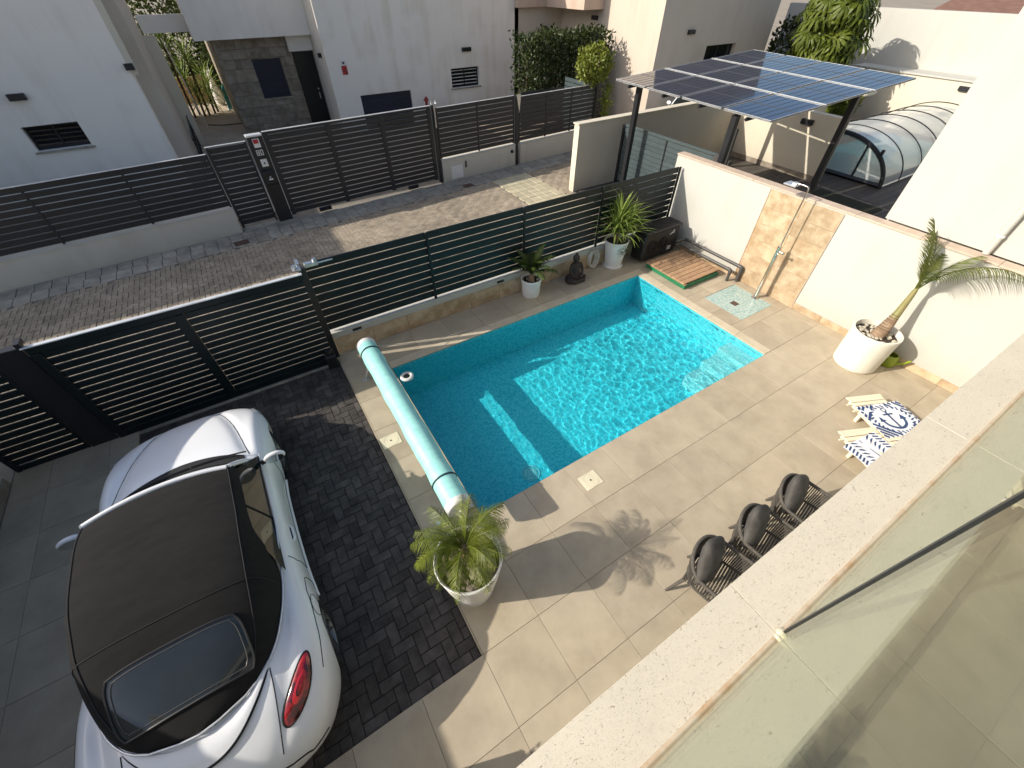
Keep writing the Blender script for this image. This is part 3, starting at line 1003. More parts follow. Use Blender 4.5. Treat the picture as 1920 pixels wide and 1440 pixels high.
# ---- shower
sh = thing('outdoor_shower', 'tall brushed steel outdoor shower column with square rain head before the stone panel', 'shower', (8.30, 3.57, 0))
MB().tube([(8.30, 3.57, 0), (8.30, 3.57, 1.15)], .036, 16).build('column', M['chrome'], sh, smooth=True, sharp=40)
MB().tube([(8.30, 3.57, 1.15), (8.30, 3.57, 2.16), (8.30, 3.575, 2.21), (8.30, 3.60, 2.235), (8.30, 3.68, 2.24), (8.30, 3.80, 2.235)], .013, 10).build('riser_pipe', M['chrome'], sh, smooth=True)
MB().lathe([(.0, .018), (.06, .018), (.075, .0)], (8.30, 3.57, 0), 20).build('base_flange', M['chrome'], sh, smooth=True)
MB().cbox(8.20, 3.76, 2.19, 8.40, 3.98, 2.215, .005).cbox(8.26, 3.78, 2.215, 8.34, 3.86, 2.245, .005).build('rain_head', M['silver'], sh)
MB().tube([(8.30, 3.535, 1.05), (8.30, 3.47, 1.05)], .016, 10).lathe([(.022, -.02), (.022, .02)], (8.30, 3.46, 1.05), 12, capb=True, capt=True).build('mixer_knob', M['chrome'], sh, smooth=True, sharp=40)
hs = [(8.27, 3.53, 1.02)]
for k in range(12):
    t = k / 11
    hs.append((8.255, 3.53 + .035 * math.sin(t * PI), 1.0 - .78 * t))
MB().tube(hs, .008, 7).build('hose', M['chrome'], sh, smooth=True)

st = thing('shower_tray', 'square aqua mosaic shower floor sunk into the tiles below the steel shower', 'shower tray', (7.87, 3.67, 0))
MB().cbox(7.385, 3.215, -.03, 8.355, 4.135, -.003, .002).build('mosaic_floor', M['tray'], st)
piece('drain_grate', st, (7.74, 3.66, -.001), (.14, .14, .006), M['manhole'], .002)

# ---- heat pump with pipes
hp = thing('heat_pump', 'black pool heat pump with fan grilles standing in the fence corner', 'heat pump', (7.85, 6.05, 0))
MB().cbox(7.20, 5.86, .06, 8.30, 6.24, .70, .03).build('casing', M['heat'], hp)
MB().cbox(7.17, 5.83, .70, 8.33, 6.27, .76, .02).build('lid', M['heat'], hp)
for k in range(7):
    piece('lid_rib', hp, (7.75, 5.89 + k * .052, .763), (1.08, .022, .014), M['black'], .003)
for x in (7.45, 7.80):
    fn = MB()
    for r_ in (.05, .085, .12, .15):
        fn.lathe([(r_, -.006), (r_ + .008, -.006), (r_ + .008, .006), (r_, .006), (r_, -.006)], (x, 5.852, .38), 28, axis='y')
    for k in range(8):
        a = k * PI / 4
        fn.tube([(x, 5.85, .38), (x + .155 * math.cos(a), 5.85, .38 + .155 * math.sin(a))], .005, 5)
    fn.build('fan_grille', M['black'], hp)
    MB().lathe([(0, .0), (.145, .0)], (x, 5.857, .38), 28, axis='y').build('fan_well', M['carline'], hp)
lg = MB()
for (px, pz, an, ln) in ((8.07, .60, .35, .11), (8.05, .565, .2, .15)):
    lg.tube([(px - ln * math.cos(an) / 2, 5.855, pz - ln * math.sin(an) / 2), (px, 5.852, pz + .012), (px + ln * math.cos(an) / 2, 5.855, pz + ln * math.sin(an) / 2)], .007, 6)
lg.ball((8.085, 5.855, .635), .014, 8, 6)
lg.build('white_logo', M['signwhite'], hp)
vt = MB()
for k in range(3):
    vt.cbox(8.0, 5.852, .17 + k * .035, 8.12, 5.86, .185 + k * .035, .002)
vt.build('vent_mark', M['signwhite'], hp)
for k, (xo, ye, zo) in enumerate(((8.50, 4.20, .34), (8.34, 4.33, .26))):
    pp = thing('pool_pipe', ['grey pool pipe lying along the wall with its elbow nearest the shower', 'lower grey pool pipe bending down beside the wooden hatch'][k], 'pipe', (xo, 5.0, 0), 'grey pipes from the heat pump')
    pts = [(8.2, 5.80, zo), (xo - .02, 5.78, zo), (xo, 5.72, zo), (xo, ye + .05, zo), (xo, ye + .012, zo - .012), (xo, ye, zo - .05), (xo, ye, 0.0)]
    MB().tube(pts, .030, 12).build('tube', M['pipe'], pp, smooth=True, sharp=50)
    MB().tube([(xo, ye + .10, zo), (xo, ye + .03, zo), (xo, ye + .006, zo - .01), (xo, ye, zo - .04), (xo, ye, zo - .10)], .038, 12).build('elbow', M['pipe'], pp, smooth=True, sharp=50)

# ---- wooden hatch on green box
ht = thing('pump_hatch', 'slatted wooden hatch lid on a low green plastic box at the pool edge', 'hatch', (7.8, 5.2, 0))
MB().cbox(7.24, 4.58, 0.0, 8.36, 5.72, .10, .008).build('box', M['green_box'], ht)
for k in range(9):
    y = 4.62 + k * .1245 + .06 - .02
    piece('plank', ht, (7.80, y, .128), (1.15, .116, .028), M['wood'], .004)
for x in (7.262, 8.338):
    piece('batten', ht, (x, 5.152, .107), (.075, 1.155, .014), M['wood'], .003)

# ---- small flat lids
for k, (x, y, rz, lb) in enumerate(((.415, 4.055, 0, 'square cream skimmer lid on the narrow deck strip beside the roller'), (2.49, 1.975, 0, 'square cream skimmer lid in the sunny deck near the pool edge'))):
    sk_ = thing('skimmer_lid', lb, 'lid', (x, y, 0), 'cream skimmer lids')
    piece('plate', sk_, (x, y, .003), (.275, .225, .008), M['lid'], .002)
    MB().lathe([(.098, .008), (.100, .010), (.104, .010), (.106, .008)], (x, y, 0), 32).build('round_cover', M['lid'], sk_, smooth=True)
    MB().lathe([(0, .0105), (.011, .0105), (.013, .007)], (x, y, 0), 12).build('finger_hole', M['black'], sk_)

# ---- rolled pool cover
rl = thing('cover_roller', 'rolled mint green solar pool cover lying across the car side of the pool', 'pool cover', (.70, 3.9, 0))
RZ, RR = .56, .152
prof = []
for k in range(49):
    t = k / 48
    prof.append((RR + .004 * math.sin(t * 23) + .003 * math.sin(t * 51 + 1), 2.30 + t * (5.60 - 2.30)))
MB().lathe(prof, (.70, 0, RZ), 40, axis='y').build('rolled_cover', M['cover'], rl, smooth=True)
for y0, y1 in ((2.245, 2.36), (5.57, 5.66)):
    MB().lathe([(.03, y0), (.03, y0 + .0), (.085, y0 + .012), (.10, y0), (RR - .012, y0), (RR + .002, y0 + .012), (RR + .004, y1), (RR - .02, y1)], (.70, 0, RZ), 40, axis='y').build('end_roll', M['coverend'], rl, smooth=True, sharp=50)
MB().lathe([(0, 2.20), (.035, 2.20), (.035, 2.40)], (.70, 0, RZ), 16, axis='y').build('axle', M['silver'], rl, smooth=True, sharp=50)
for y in (2.66, 5.40):
    MB().lathe([(RR + .006, y - .012), (RR + .011, y - .010), (RR + .011, y + .010), (RR + .006, y + .012)], (.70, 0, RZ), 40, axis='y').build('strap', M['strap'], rl, smooth=True)
for y in (2.50, 5.50):
    sd = MB()
    sd.tube([(.50, y, .02), (.66, y, RZ - .17)], .018, 8).tube([(.90, y, .02), (.74, y, RZ - .17)], .018, 8)
    sd.cbox(.44, y - .03, 0, .56, y + .03, .025, .004).cbox(.84, y - .03, 0, .955, y + .03, .025, .004)
    sd.build('stand', M['silver'], rl)
cord = MB()
cord.tube([(.82, 5.62, .52), (1.4, 5.68, .28), (2.0, 5.73, .10), (2.69, 5.79, .008)], .006, 6)
tag(cord.build('pull_cord', M['rope'], None, (.82, 5.62, .5), smooth=True), 'thin pale cord stretched from the cover roll to the shaded deck', 'cord')
cord = MB().cbox(4.19, 5.715, .006, 5.20, 5.727, .014, .002)
tag(cord.build('deck_rod', M['rope'], None, (4.7, 5.72, 0)), 'thin pale rod lying on the pool coping in front of the pots', 'rod')
fl = thing('dosing_float', 'white ring float with dark centre bobbing beside the rolled cover', 'float', (1.13, 5.24, ZW))
ft = MB()
ft.grid(lambda u, v: (1.13 + (.085 + .032 * math.cos(v * 2 * PI)) * math.cos(u * 2 * PI), 5.24 + (.085 + .032 * math.cos(v * 2 * PI)) * math.sin(u * 2 * PI), ZW + .03 + .03 * math.sin(v * 2 * PI)), 28, 11, True)
ft.build('ring', M['coverend'], fl, smooth=True)
MB().lathe([(0, .05), (.05, .045), (.062, .0)], (1.13, 5.24, ZW), 20).build('cap', M['black'], fl, smooth=True)

# ================================================================== PLANTS, POTS, STATUE
def frond_mesh(name, m, L=.7, droop=1.3, n=26, ll=.26, lw=.012, vang=.5, lay=.9, stem=.007, seed=0, start=.12, ldroop=.5):
    """feather frond rising along +z then arching toward +x; leaflets in two ranks"""
    rg = random.Random(seed)
    mb = MB()
    pts = []
    p = Vector((0, 0, 0)); ns = 16
    for k in range(ns + 1):
        t = k / ns
        a = PI / 2 - droop * t ** 1.35
        pts.append(p.copy())
        p = p + Vector((math.cos(a), 0, math.sin(a))) * (L / ns)
    def at(t):
        f = t * ns; i = min(int(f), ns - 1)
        return pts[i].lerp(pts[i + 1], f - i), (pts[i + 1] - pts[i]).normalized()
    mb.tube(pts, [stem * (1 - .75 * k / ns) for k in range(ns + 1)], 5)
    for k in range(n):
        t = start + (1 - start) * (k + rg.random() * .5) / n
        c, d = at(t)
        side0 = Vector((0, 1, 0)); upv = d.cross(side0) * -1
        if upv.length < .1: upv = Vector((0, 0, 1))
        upv.normalize()
        ln = ll * (math.sin(PI * (.12 + .83 * t)) ** .7) * rg.uniform(.85, 1.1)
        for sgn in (-1, 1):
            dr = (side0 * sgn * math.sin(lay) + d * math.cos(lay) + upv * vang * rg.uniform(.6, 1.2)).normalized()
            w = d.cross(dr).cross(dr).normalized() * lw
            q = []
            pos = c.copy(); dd = dr.copy()
            for s in range(4):
                ww = w * (1.0, 1.0, .65, .05)[s]
                q.append((pos + ww, pos - ww))
                dd = (dd + Vector((0, 0, -ldroop * .33))).normalized()
                pos = pos + dd * (ln / 3)
            vs = [a for pr in q for a in pr]
            mb.add(vs, [(0, 1, 3, 2), (2, 3, 5, 4), (4, 5, 7, 6)])
    return mb.mesh(name, m)

def blade_mesh(name, m, L=.5, w=.018, droop=.9, fold=.3):
    mb = MB(); vs = []
    p = Vector((0, 0, 0)); n = 6
    for k in range(n + 1):
        t = k / n
        a = PI / 2 - droop * t ** 1.6
        ww = w * (.55 + 1.2 * t if t < .35 else (1 - ((t - .35) / .65) ** 1.8) * .97 + .03)
        nx_ = Vector((-math.sin(a), 0, math.cos(a)))
        vs += [p + Vector((0, ww, 0)) + nx_ * ww * fold, p.copy(), p + Vector((0, -ww, 0)) + nx_ * ww * fold]
        p = p + Vector((math.cos(a), 0, math.sin(a))) * (L / n)
    fs = []
    for k in range(n):
        b_ = k * 3
        fs += [(b_, b_ + 1, b_ + 4, b_ + 3), (b_ + 1, b_ + 2, b_ + 5, b_ + 4)]
    mb.add(vs, fs)
    return mb.mesh(name, m, smooth=True)

def aim(yaw, tilt):
    """rotation that tilts local +z by tilt toward azimuth yaw (blade bends toward +x)"""
    return (Matrix.Rotation(yaw, 4, 'Z') @ Matrix.Rotation(tilt, 4, 'Y')).to_euler()

def pebbles(parent, cx, cy, z, r, n, size, m, seed=1, nm='pebble'):
    rg = random.Random(seed)
    mes = []
    for k in range(4):
        mb = MB().ball((0, 0, 0), 1, 8, 5, (1, rg.uniform(.65, .95), rg.uniform(.35, .55)))
        mes.append(mb.mesh(nm, m, smooth=True))
    for k in range(n):
        a = rg.random() * 2 * PI; q = r * math.sqrt(rg.random())
        s_ = size * rg.uniform(.7, 1.25)
        inst(nm, mes[k % 4], parent, (cx + q * math.cos(a), cy + q * math.sin(a), z + rg.uniform(0, size * .3)), (rg.uniform(-.3, .3), rg.uniform(-.3, .3), rg.random() * 6), s_)

# --- near date palm in tapered white pot
pm = thing('potted_palm', 'feathery date palm in a tapered white pot on the corner of the paved drive', 'potted plant', (.52, 1.62, 0))
cx, cy_ = .49, 1.62
MB().lathe([(.0, .008), (.215, .008), (.222, .0), (.222, .025), (.225, .04), (.26, .22), (.30, .45), (.325, .66), (.34, .74), (.345, .775), (.335, .785), (.318, .775), (.31, .70)], (cx, cy_, 0), 48).build('pot', M['potwhite'], pm, smooth=True, sharp=60)
MB().lathe([(.228, .055), (.236, .06), (.242, .085), (.236, .09)], (cx, cy_, 0), 48).build('pot_band', M['steel'], pm, smooth=True)
MB().lathe([(.0, .70), (.32, .70)], (cx, cy_, 0), 32).build('soil', M['soil'], pm)
pebbles(pm, cx, cy_, .715, .285, 70, .038, M['pebblegrey'], 3, 'stone_chip')
MB().lathe([(.0, .98), (.035, .97), (.055, .86), (.06, .70)], (cx - .0, cy_ + .03, 0), 14).build('trunk', M['trunk'], pm, smooth=True)
fm = [frond_mesh('frond', M['palm'], L=.66, droop=1.7 + .16 * k, n=34, ll=.20, lw=.0030, lay=.82, vang=.45, seed=k, ldroop=.55) for k in range(5)]
rg = random.Random(5)
for k in range(26):
    yaw = k * 2.39996 + rg.uniform(-.2, .2)
    tl = .08 + .62 * (k / 26) + rg.uniform(-.08, .08)
    inst('frond', fm[k % 5], pm, (cx + .02 * math.cos(yaw), cy_ + .03 + .02 * math.sin(yaw), .90 + rg.uniform(-.04, .04)), aim(yaw, tl), (1.02 - .22 * (k / 26)) * rg.uniform(.9, 1.06))

# --- cycad in small white pot
cyc = thing('potted_cycad', 'small dark cycad in a round white pot against the low fence wall', 'potted plant', (4.33, 6.25, 0))
cx, cy_ = 4.33, 6.20
MB().lathe([(.0, .006), (.17, .006), (.178, .0), (.185, .03), (.205, .33), (.214, .335), (.214, .385), (.206, .392), (.192, .385), (.19, .34)], (cx, cy_, 0), 40).build('pot', M['potwhite'], cyc, smooth=True, sharp=50)
MB().lathe([(.0, .335), (.193, .335)], (cx, cy_, 0), 32).build('soil', M['soil'], cyc)
pebbles(cyc, cx, cy_, .345, .17, 26, .026, M['pebble'], 4)
MB().lathe([(.0, .50), (.04, .49), (.06, .42), (.065, .335)], (cx, cy_, 0), 14).build('trunk', M['trunk'], cyc, smooth=True)
fm = [frond_mesh('frond', M['cycad'], L=.64, droop=1.0 + .2 * k, n=26, ll=.135, lw=.0085, lay=1.0, vang=.25, seed=20 + k, ldroop=.2, start=.18) for k in range(4)]
rg = random.Random(8)
for k in range(20):
    yaw = k * 2.39996
    inst('frond', fm[k % 4], cyc, (cx, cy_, .47), aim(yaw, .1 + .7 * k / 20 + rg.uniform(-.1, .1)), rg.uniform(.85, 1.1))

# --- yucca in tall white pot with trailing silver plant
yu = thing('potted_yucca', 'bushy bright green yucca in a tall white pot next to the black heat pump', 'potted plant', (6.66, 6.25, 0))
cx, cy_ = 6.66, 6.22
MB().lathe([(.0, .012), (.225, .012), (.23, .0), (.232, .022), (.19, .024), (.19, .03), (.20, .10), (.235, .35), (.265, .56), (.275, .62), (.268, .628), (.25, .62), (.245, .56)], (cx, cy_, 0), 44).build('pot', M['potwhite'], yu, smooth=True, sharp=50)
MB().lathe([(.0, .57), (.25, .57)], (cx, cy_, 0), 32).build('soil', M['soil'], yu)
stm = MB()
heads = [((.02, .02), 1.08, 1.0), ((-.17, -.06), .94, .88), ((.14, -.13), .90, .88), ((.03, .17), 1.0, .85)]
for (dx, dy), hz, _s in heads:
    stm.tube([(cx + dx * .5, cy_ + dy * .5, .55), (cx + dx, cy_ + dy, hz)], .025, 8)
stm.build('stem', M['trunk'], yu, smooth=True)
bm_ = [blade_mesh('leaf', M['yucca'], L=.74, w=.018, droop=.35 + .42 * k) for k in range(4)]
rg = random.Random(9)
for (dx, dy), hz, sc_ in heads:
    for k in range(64):
        yaw = k * 2.39996 + rg.uniform(-.2, .2)
        t = k / 64
        inst('leaf', bm_[rg.randrange(4)], yu, (cx + dx, cy_ + dy, hz - .14 * t), aim(yaw, .1 + 1.35 * t + rg.uniform(-.12, .12)), sc_ * rg.uniform(.8, 1.1))
sv = MB(); rg = random.Random(10)
for k in range(900):
    a = rg.uniform(-2.2, .1); q = rg.uniform(.15, .34); z = .66 - .9 * max(0, q - .20) - rg.random() * .22
    c = Vector((cx + .03 + q * math.cos(a), cy_ + q * math.sin(a), z))
    d = Vector((rg.uniform(-1, 1), rg.uniform(-1, 1), rg.uniform(-.5, 1))).normalized()
    w = d.orthogonal().normalized() * .006
    sv.add([c - w, c + w, c + d * .04], [(0, 1, 2)])
sv.build('trailing_foliage', M['greylf'], yu)

# --- coil of pale rope hanging on the low wall
hc = MB()
for k in range(6):
    pts = []
    for i in range(25):
        a = 2 * PI * i / 24
        pts.append((6.10 + k * .012 + (.10 + .006 * k) * math.cos(a), 6.375 - .012 * k, .24 + (.19 + .012 * (k % 3)) * math.sin(a)))
    hc.tube(pts, .011, 6)
tag(hc.build('rope_coil', M['rope'], None, (6.12, 6.36, .24), smooth=True), 'coil of pale hose hung on the low fence wall between statue and tall pot', 'hose')

# --- seated stone figure
sf = thing('seated_statue', 'small dark stone seated meditating figure on the pool deck by the fence', 'statue', (5.47, 6.18, 0))
def statue_body(mb, cx, cy_):
    def fn(u, v):
        a = u * 2 * PI
        prof = [(0, .0, .0), (.0, .215, .165), (.035, .225, .18), (.085, .215, .165), (.125, .17, .125), (.17, .125, .095), (.25, .115, .085), (.32, .135, .085), (.38, .14, .078), (.41, .11, .065), (.43, .05, .05), (.455, .043, .045), (.47, .058, .06), (.52, .07, .078), (.57, .064, .072), (.60, .048, .05), (.615, .032, .034), (.64, .026, .028), (.655, 0, 0)]
        f = v * (len(prof) - 1); i = min(int(f), len(prof) - 2); t = f - i
        z, rx, ry = [prof[i][k] * (1 - t) + prof[i + 1][k] * t for k in range(3)]
        return (cx + rx * math.cos(a), cy_ + ry * math.sin(a), z)
    mb.grid(fn, 28, 55, True)
mb = MB(); statue_body(mb, 5.47, 6.16)
for s_ in (-1, 1):
    mb.tube([(5.47 + s_ * .12, 6.15, .385), (5.47 + s_ * .165, 6.12, .27), (5.47 + s_ * .12, 6.05, .17), (5.47 + s_ * .02, 6.0, .135)], [.036, .034, .028, .024], 10)
    mb.tube([(5.47 + s_ * .05, 6.12, .09), (5.47 + s_ * .215, 6.06, .06), (5.47 + s_ * .12, 5.99, .055), (5.47 - s_ * .08, 5.985, .06)], [.055, .06, .045, .03], 10)
    mb.ball((5.47 + s_ * .072, 6.155, .525), .018, 6, 5, (.4, .6, 1.6))
mb.ball((5.47, 6.078, .525), .014, 6, 5, (.8, 1, 1.2))
mb.build('figure', M['statue'], sf, smooth=True)

# --- leaning palm in large cream pot
lp = thing('leaning_palm', 'leaning palm with a single crown in a big cream pot against the white wall', 'potted plant', (8.02, 1.36, 0))
cx, cy_ = 7.98, 1.37
MB().lathe([(.0, .006), (.30, .006), (.312, .0), (.325, .015), (.328, .05), (.345, .62), (.352, .69), (.348, .70), (.325, .70), (.318, .66), (.316, .60)], (cx, cy_, 0), 56).build('pot', M['potcream'], lp, smooth=True, sharp=50)
MB().lathe([(.0, .605), (.318, .605)], (cx, cy_, 0), 32).build('soil', M['soil'], lp)
pebbles(lp, cx, cy_, .615, .27, 80, .032, M['pebble'], 6)
tp = [(cx + .02, cy_ - .02, .58), (cx + .05, cy_ - .03, .70), (cx + .10, cy_ - .035, .85), (cx + .16, cy_ - .03, 1.02), (cx + .20, cy_ - .02, 1.18), (cx + .235, cy_ - .01, 1.36)]
MB().tube(tp[:3] + [(cx + .125, cy_ - .034, .93)], [.105, .098, .078, .062], 18).build('trunk', M['trunk'], lp, smooth=True)
rgm = MB()
for k in range(7):
    t = .1 + k * .125
    a, c = Vector(tp[1]), Vector(tp[3]); p_ = a.lerp(c, t)
    rgm.tube([p_ - (c - a).normalized() * .006, p_ + (c - a).normalized() * .006], .100 - .045 * t, 18)
rgm.build('trunk_ring', M['bark'], lp, smooth=True, sharp=40)
MB().tube([(cx + .12, cy_ - .034, .92), tp[3], tp[4], tp[5], (cx + .26, cy_, 1.5)], [.062, .055, .046, .036, .015], 14).build('crownshaft', M['crownshaft'], lp, smooth=True)
fm = [frond_mesh('frond', M['palmdark'], L=1.12, droop=.55, n=44, ll=.33, lw=.0062, lay=.55, vang=.2, seed=40, ldroop=.25, stem=.012, start=.2),
      frond_mesh('frond', M['palmdark'], L=1.05, droop=.9, n=40, ll=.33, lw=.0062, lay=.6, vang=.2, seed=41, ldroop=.3, stem=.012, start=.2),
      frond_mesh('frond', M['palmdark'], L=1.30, droop=1.75, n=46, ll=.30, lw=.006, lay=.85, vang=.15, seed=42, ldroop=.75, stem=.013, start=.22)]
c0 = (cx + .235, cy_, 1.36)
inst('frond', fm[0], lp, c0, aim(R(95), .12), .98)
inst('frond', fm[1], lp, c0, aim(R(60), .02), .86)
inst('frond', fm[0], lp, c0, aim(R(-170), .16), .72)
inst('frond', fm[2], lp, c0, aim(R(-82), .30), 1.0)
inst('frond', fm[1], lp, c0, aim(R(-60), .16), .80)

wc = thing('watering_can', 'lime green watering can tucked behind the big cream palm pot', 'watering can', (8.46, 1.02, 0))
MB().lathe([(.0, .0), (.12, .0), (.13, .02), (.125, .16), (.10, .20), (.085, .205), (.085, .19)], (8.42, 1.06, 0), 28).build('body', M['lime'], wc, smooth=True, sharp=50)
MB().tube([(8.44, .94, .06), (8.46, .85, .14), (8.47, .80, .22)], [.03, .02, .018], 10).build('spout', M['lime'], wc, smooth=True)
MB().tube([(8.42, 1.16, .06), (8.41, 1.24, .14), (8.41, 1.20, .24), (8.42, 1.08, .245)], .014, 8).build('handle', M['lime'], wc, smooth=True)

# --- clipped shrub in a planter behind the car (its tips reach the lower frame edge)
bs = thing('potted_shrub', 'leafy shrub in a square planter casting its shadow near the balcony ledge', 'potted plant', (-1.0, .30, 0))
MB().cbox(-1.24, .06, 0, -.76, .50, .62, .012).build('planter', M['potcream'], bs)
rg = random.Random(12); lf = MB()
for k in range(2600):
    d = Vector((rg.gauss(0, 1), rg.gauss(0, 1), rg.gauss(0, 1))).normalized()
    p_ = Vector((-1.0, .29, .80)) + Vector((d.x * .27, d.y * .25, d.z * .24)) * rg.uniform(.55, 1.08)
    d2 = Vector((rg.uniform(-1, 1), rg.uniform(-1, 1), rg.uniform(-.3, 1))).normalized(); w = d2.orthogonal().normalized() * .011
    lf.add([p_, p_ + d2 * .02 + w, p_ + d2 * .045, p_ + d2 * .02 - w], [(0, 1, 2, 3)])
for (bx, by, bz) in ((-.80, .52, 1.02), (-.74, .50, .98), (-.92, .46, 1.08), (-.70, .38, .95)):
    for k in range(26):
        t = k / 26
        p_ = Vector((-1.0, .30, .8)).lerp(Vector((bx, by, bz)), .5 + .5 * t)
        d2 = Vector((rg.uniform(-1, 1), rg.uniform(-1, 1), rg.uniform(-.2, .8))).normalized(); w = d2.orthogonal().normalized() * .010
        lf.add([p_, p_ + d2 * .018 + w, p_ + d2 * .042, p_ + d2 * .018 - w], [(0, 1, 2, 3)])
lf.build('foliage', M['shrubgreen'], bs)
MB().tube([(-1.0, .29, .60), (-1.0, .29, .85)], .02, 6).build('stem', M['bark'], bs)

# ================================================================== CHAIRS AND LOUNGERS
def make_chair(label):
    t = thing('cord_armchair', label, 'armchair', (0, 0, 0), 'grey cord armchairs in a row')
    top = []
    def rim(u):       # u 0..1 around the back, from one arm tip to the other; +y is the back
        a = (u - .5) * 2
        if abs(a) > .55:
            k = (abs(a) - .55) / .45
            x = math.copysign(.275 + .01 * k, a); y = .06 - .34 * k; z = .665 - .03 * k
        else:
            an = a / .55 * PI / 2
            x = .275 * math.sin(an); y = .06 + .235 * math.cos(an) ** .8 if math.cos(an) > 1e-6 else .06
            z = .665 + .11 * math.cos(an) ** 1.4 if math.cos(an) > 1e-6 else .665
        return Vector((x, y, z))
    def base(u):
        p = rim(u)
        return Vector((p.x * .86, p.y * .86 - .01, .40))
    MB().tube([rim(k / 40) for k in range(41)], .019, 8).build('top_rail', M['rattan'], t, smooth=True)
    MB().tube([base(k / 40) for k in range(41)], .014, 8).build('lower_rail', M['rattan'], t, smooth=True)
    cords = MB()
    for k in range(67):
        u = .01 + .98 * k / 66
        a, c = base(u), rim(u)
        mid = (a + c) / 2; mid += Vector((mid.x, mid.y, 0)).normalized() * .012
        cords.tube([a, mid, c], .0058, 4, cap=False)
    cords.build('woven_cords', M['rattan'], t)
    st_ = MB()
    for k in range(19):
        y = -.28 + k * .028
        hw = .235
        st_.cbox(-hw, y - .009, .395, hw, y + .009, .412, .003)
    st_.build('seat', M['rattan'], t)
    MB().tube([(-.245, -.30, .40), (.245, -.30, .40)], .016, 8).build('front_rail', M['rattan'], t, smooth=True)
    for (x, y) in ((.27, -.27), (-.27, -.27), (.20, .22), (-.20, .22)):
        MB().tube([(x * .9, y * .9, .41), (x * 1.28, y * 1.3, 0)], [.022, .014], 10).build('leg', M['rattan'], t, smooth=True)
    def cf(u, v):
        a = u * 2 * PI; th = v * PI
        cx_ = math.copysign(abs(math.cos(a)) ** .5, math.cos(a)); sx_ = math.copysign(abs(math.sin(a)) ** .5, math.sin(a))
        r = math.sin(th) ** .72 if math.sin(th) > 0 else 0
        x = .245 * cx_ * r; z = .245 * sx_ * r; y = -.085 * math.cos(th) * (1 - .3 * (abs(x) / .25) ** 2)
        wr = .006 * noise.noise((x * 16, z * 16, 3.1)) + .004 * noise.noise((x * 40, z * 40, y * 20))
        return Vector((x, y + wr, z))
    cu = MB().grid(cf, 40, 22, True)
    cu.v = [tuple(Matrix.Rotation(R(-18), 3, 'X') @ (Matrix.Rotation(R(38), 3, 'Y') @ Vector(p)) + Vector((.0, .125, .665))) for p in cu.v]
    cu.build('cushion', M['cushion'], t, smooth=True)
    return t
def copy_tree(o, parent=None):
    c = o.copy(); C.objects.link(c)
    if parent is not None: c.parent = parent
    for ch in [x for x in bpy.data.objects if x.parent == o]: copy_tree(ch, c)
    return c
ch0 = make_chair('grey cord armchair nearest the potted palm with its splayed rear leg showing')
c1 = copy_tree(ch0); c1['label'] = 'middle grey cord armchair with a charcoal cushion between two alike'
c2 = copy_tree(ch0); c2['label'] = 'grey cord armchair nearest the nautical towels and only half visible'
for c_, x, y, a in ((ch0, 2.62, .22, R(14)), (c1, 3.33, .20, R(12)), (c2, 4.05, .20, R(10))):
    c_.location = (x, y, 0); c_.rotation_euler.z = a

def sunlounger(label, x0, y0, rz):
    t = thing('sun_lounger', label, 'sun lounger', (0, 0, 0), 'cream loungers under the balcony')
    for k in range(24):
        y = -1.35 + k * .074
        piece('slat', t, (0, y, .205), (.56, .062, .018), M['creamwood'], .003)
    for s_ in (-1, 1):
        piece('side_rail', t, (s_ * .25, -.50, .170), (.035, 1.74, .05), M['creamwood'], .004)
        for yy_ in (-1.25, .12):
            piece('leg', t, (s_ * .24, yy_, .073), (.04, .05, .145), M['creamwood'], .004)
    for k, y in enumerate((.17, .30)):
        piece('handle_slat', t, (-.03, y, .19), (.66, .024, .016), M['creamwood'], .003)
    piece('head_slat', t, (0, .405, .207), (.58, .05, .02), M['creamwood'], .003)
    t.location = (x0, y0, 0); t.rotation_euler.z = rz
    return t
sunlounger('cream slatted lounger holding the anchor towel nearer the white wall', 6.79, .42, R(-24))
sunlounger('cream slatted lounger under the half hidden leaf patterned towel', 6.02, .12, R(-24))

def drape(x, y):
    return .222 + .010 * noise.noise((x * 5, y * 5, 1)) + .006 * noise.noise((x * 13, y * 13, 2))
def towel(label, cx, cy_, rz, w, h, motif):
    t = thing('beach_towel', label, 'towel', (0, 0, 0), 'nautical beach towels')
    nx_, ny_ = 30, 30
    mb = MB().grid(lambda u, v: ((u - .5) * w, (v - .5) * h, drape((u - .5) * w + cx, (v - .5) * h + cy_)), nx_, ny_)
    mb.build('cloth', M['towel'], t, smooth=True)
    pr = MB()
    def flat(pts):
        # print is laid as a thin dyed layer that follows the cloth
        pr.poly([(p[0], p[1], drape(p[0] + cx, p[1] + cy_) + .0035) for p in pts])
    def stroke(pts, wd):
        for k in range(len(pts) - 1):
            a, b_ = Vector((*pts[k], 0)), Vector((*pts[k + 1], 0))
            n_ = (b_ - a).cross(Vector((0, 0, 1))).normalized() * wd / 2
            flat([a - n_, b_ - n_, b_ + n_, a + n_][::-1])
    motif(flat, stroke, w, h)
    pr.build('navy_pattern', M['navy'], t)
    t.location = (cx, cy_, 0); t.rotation_euler.z = rz
    return t
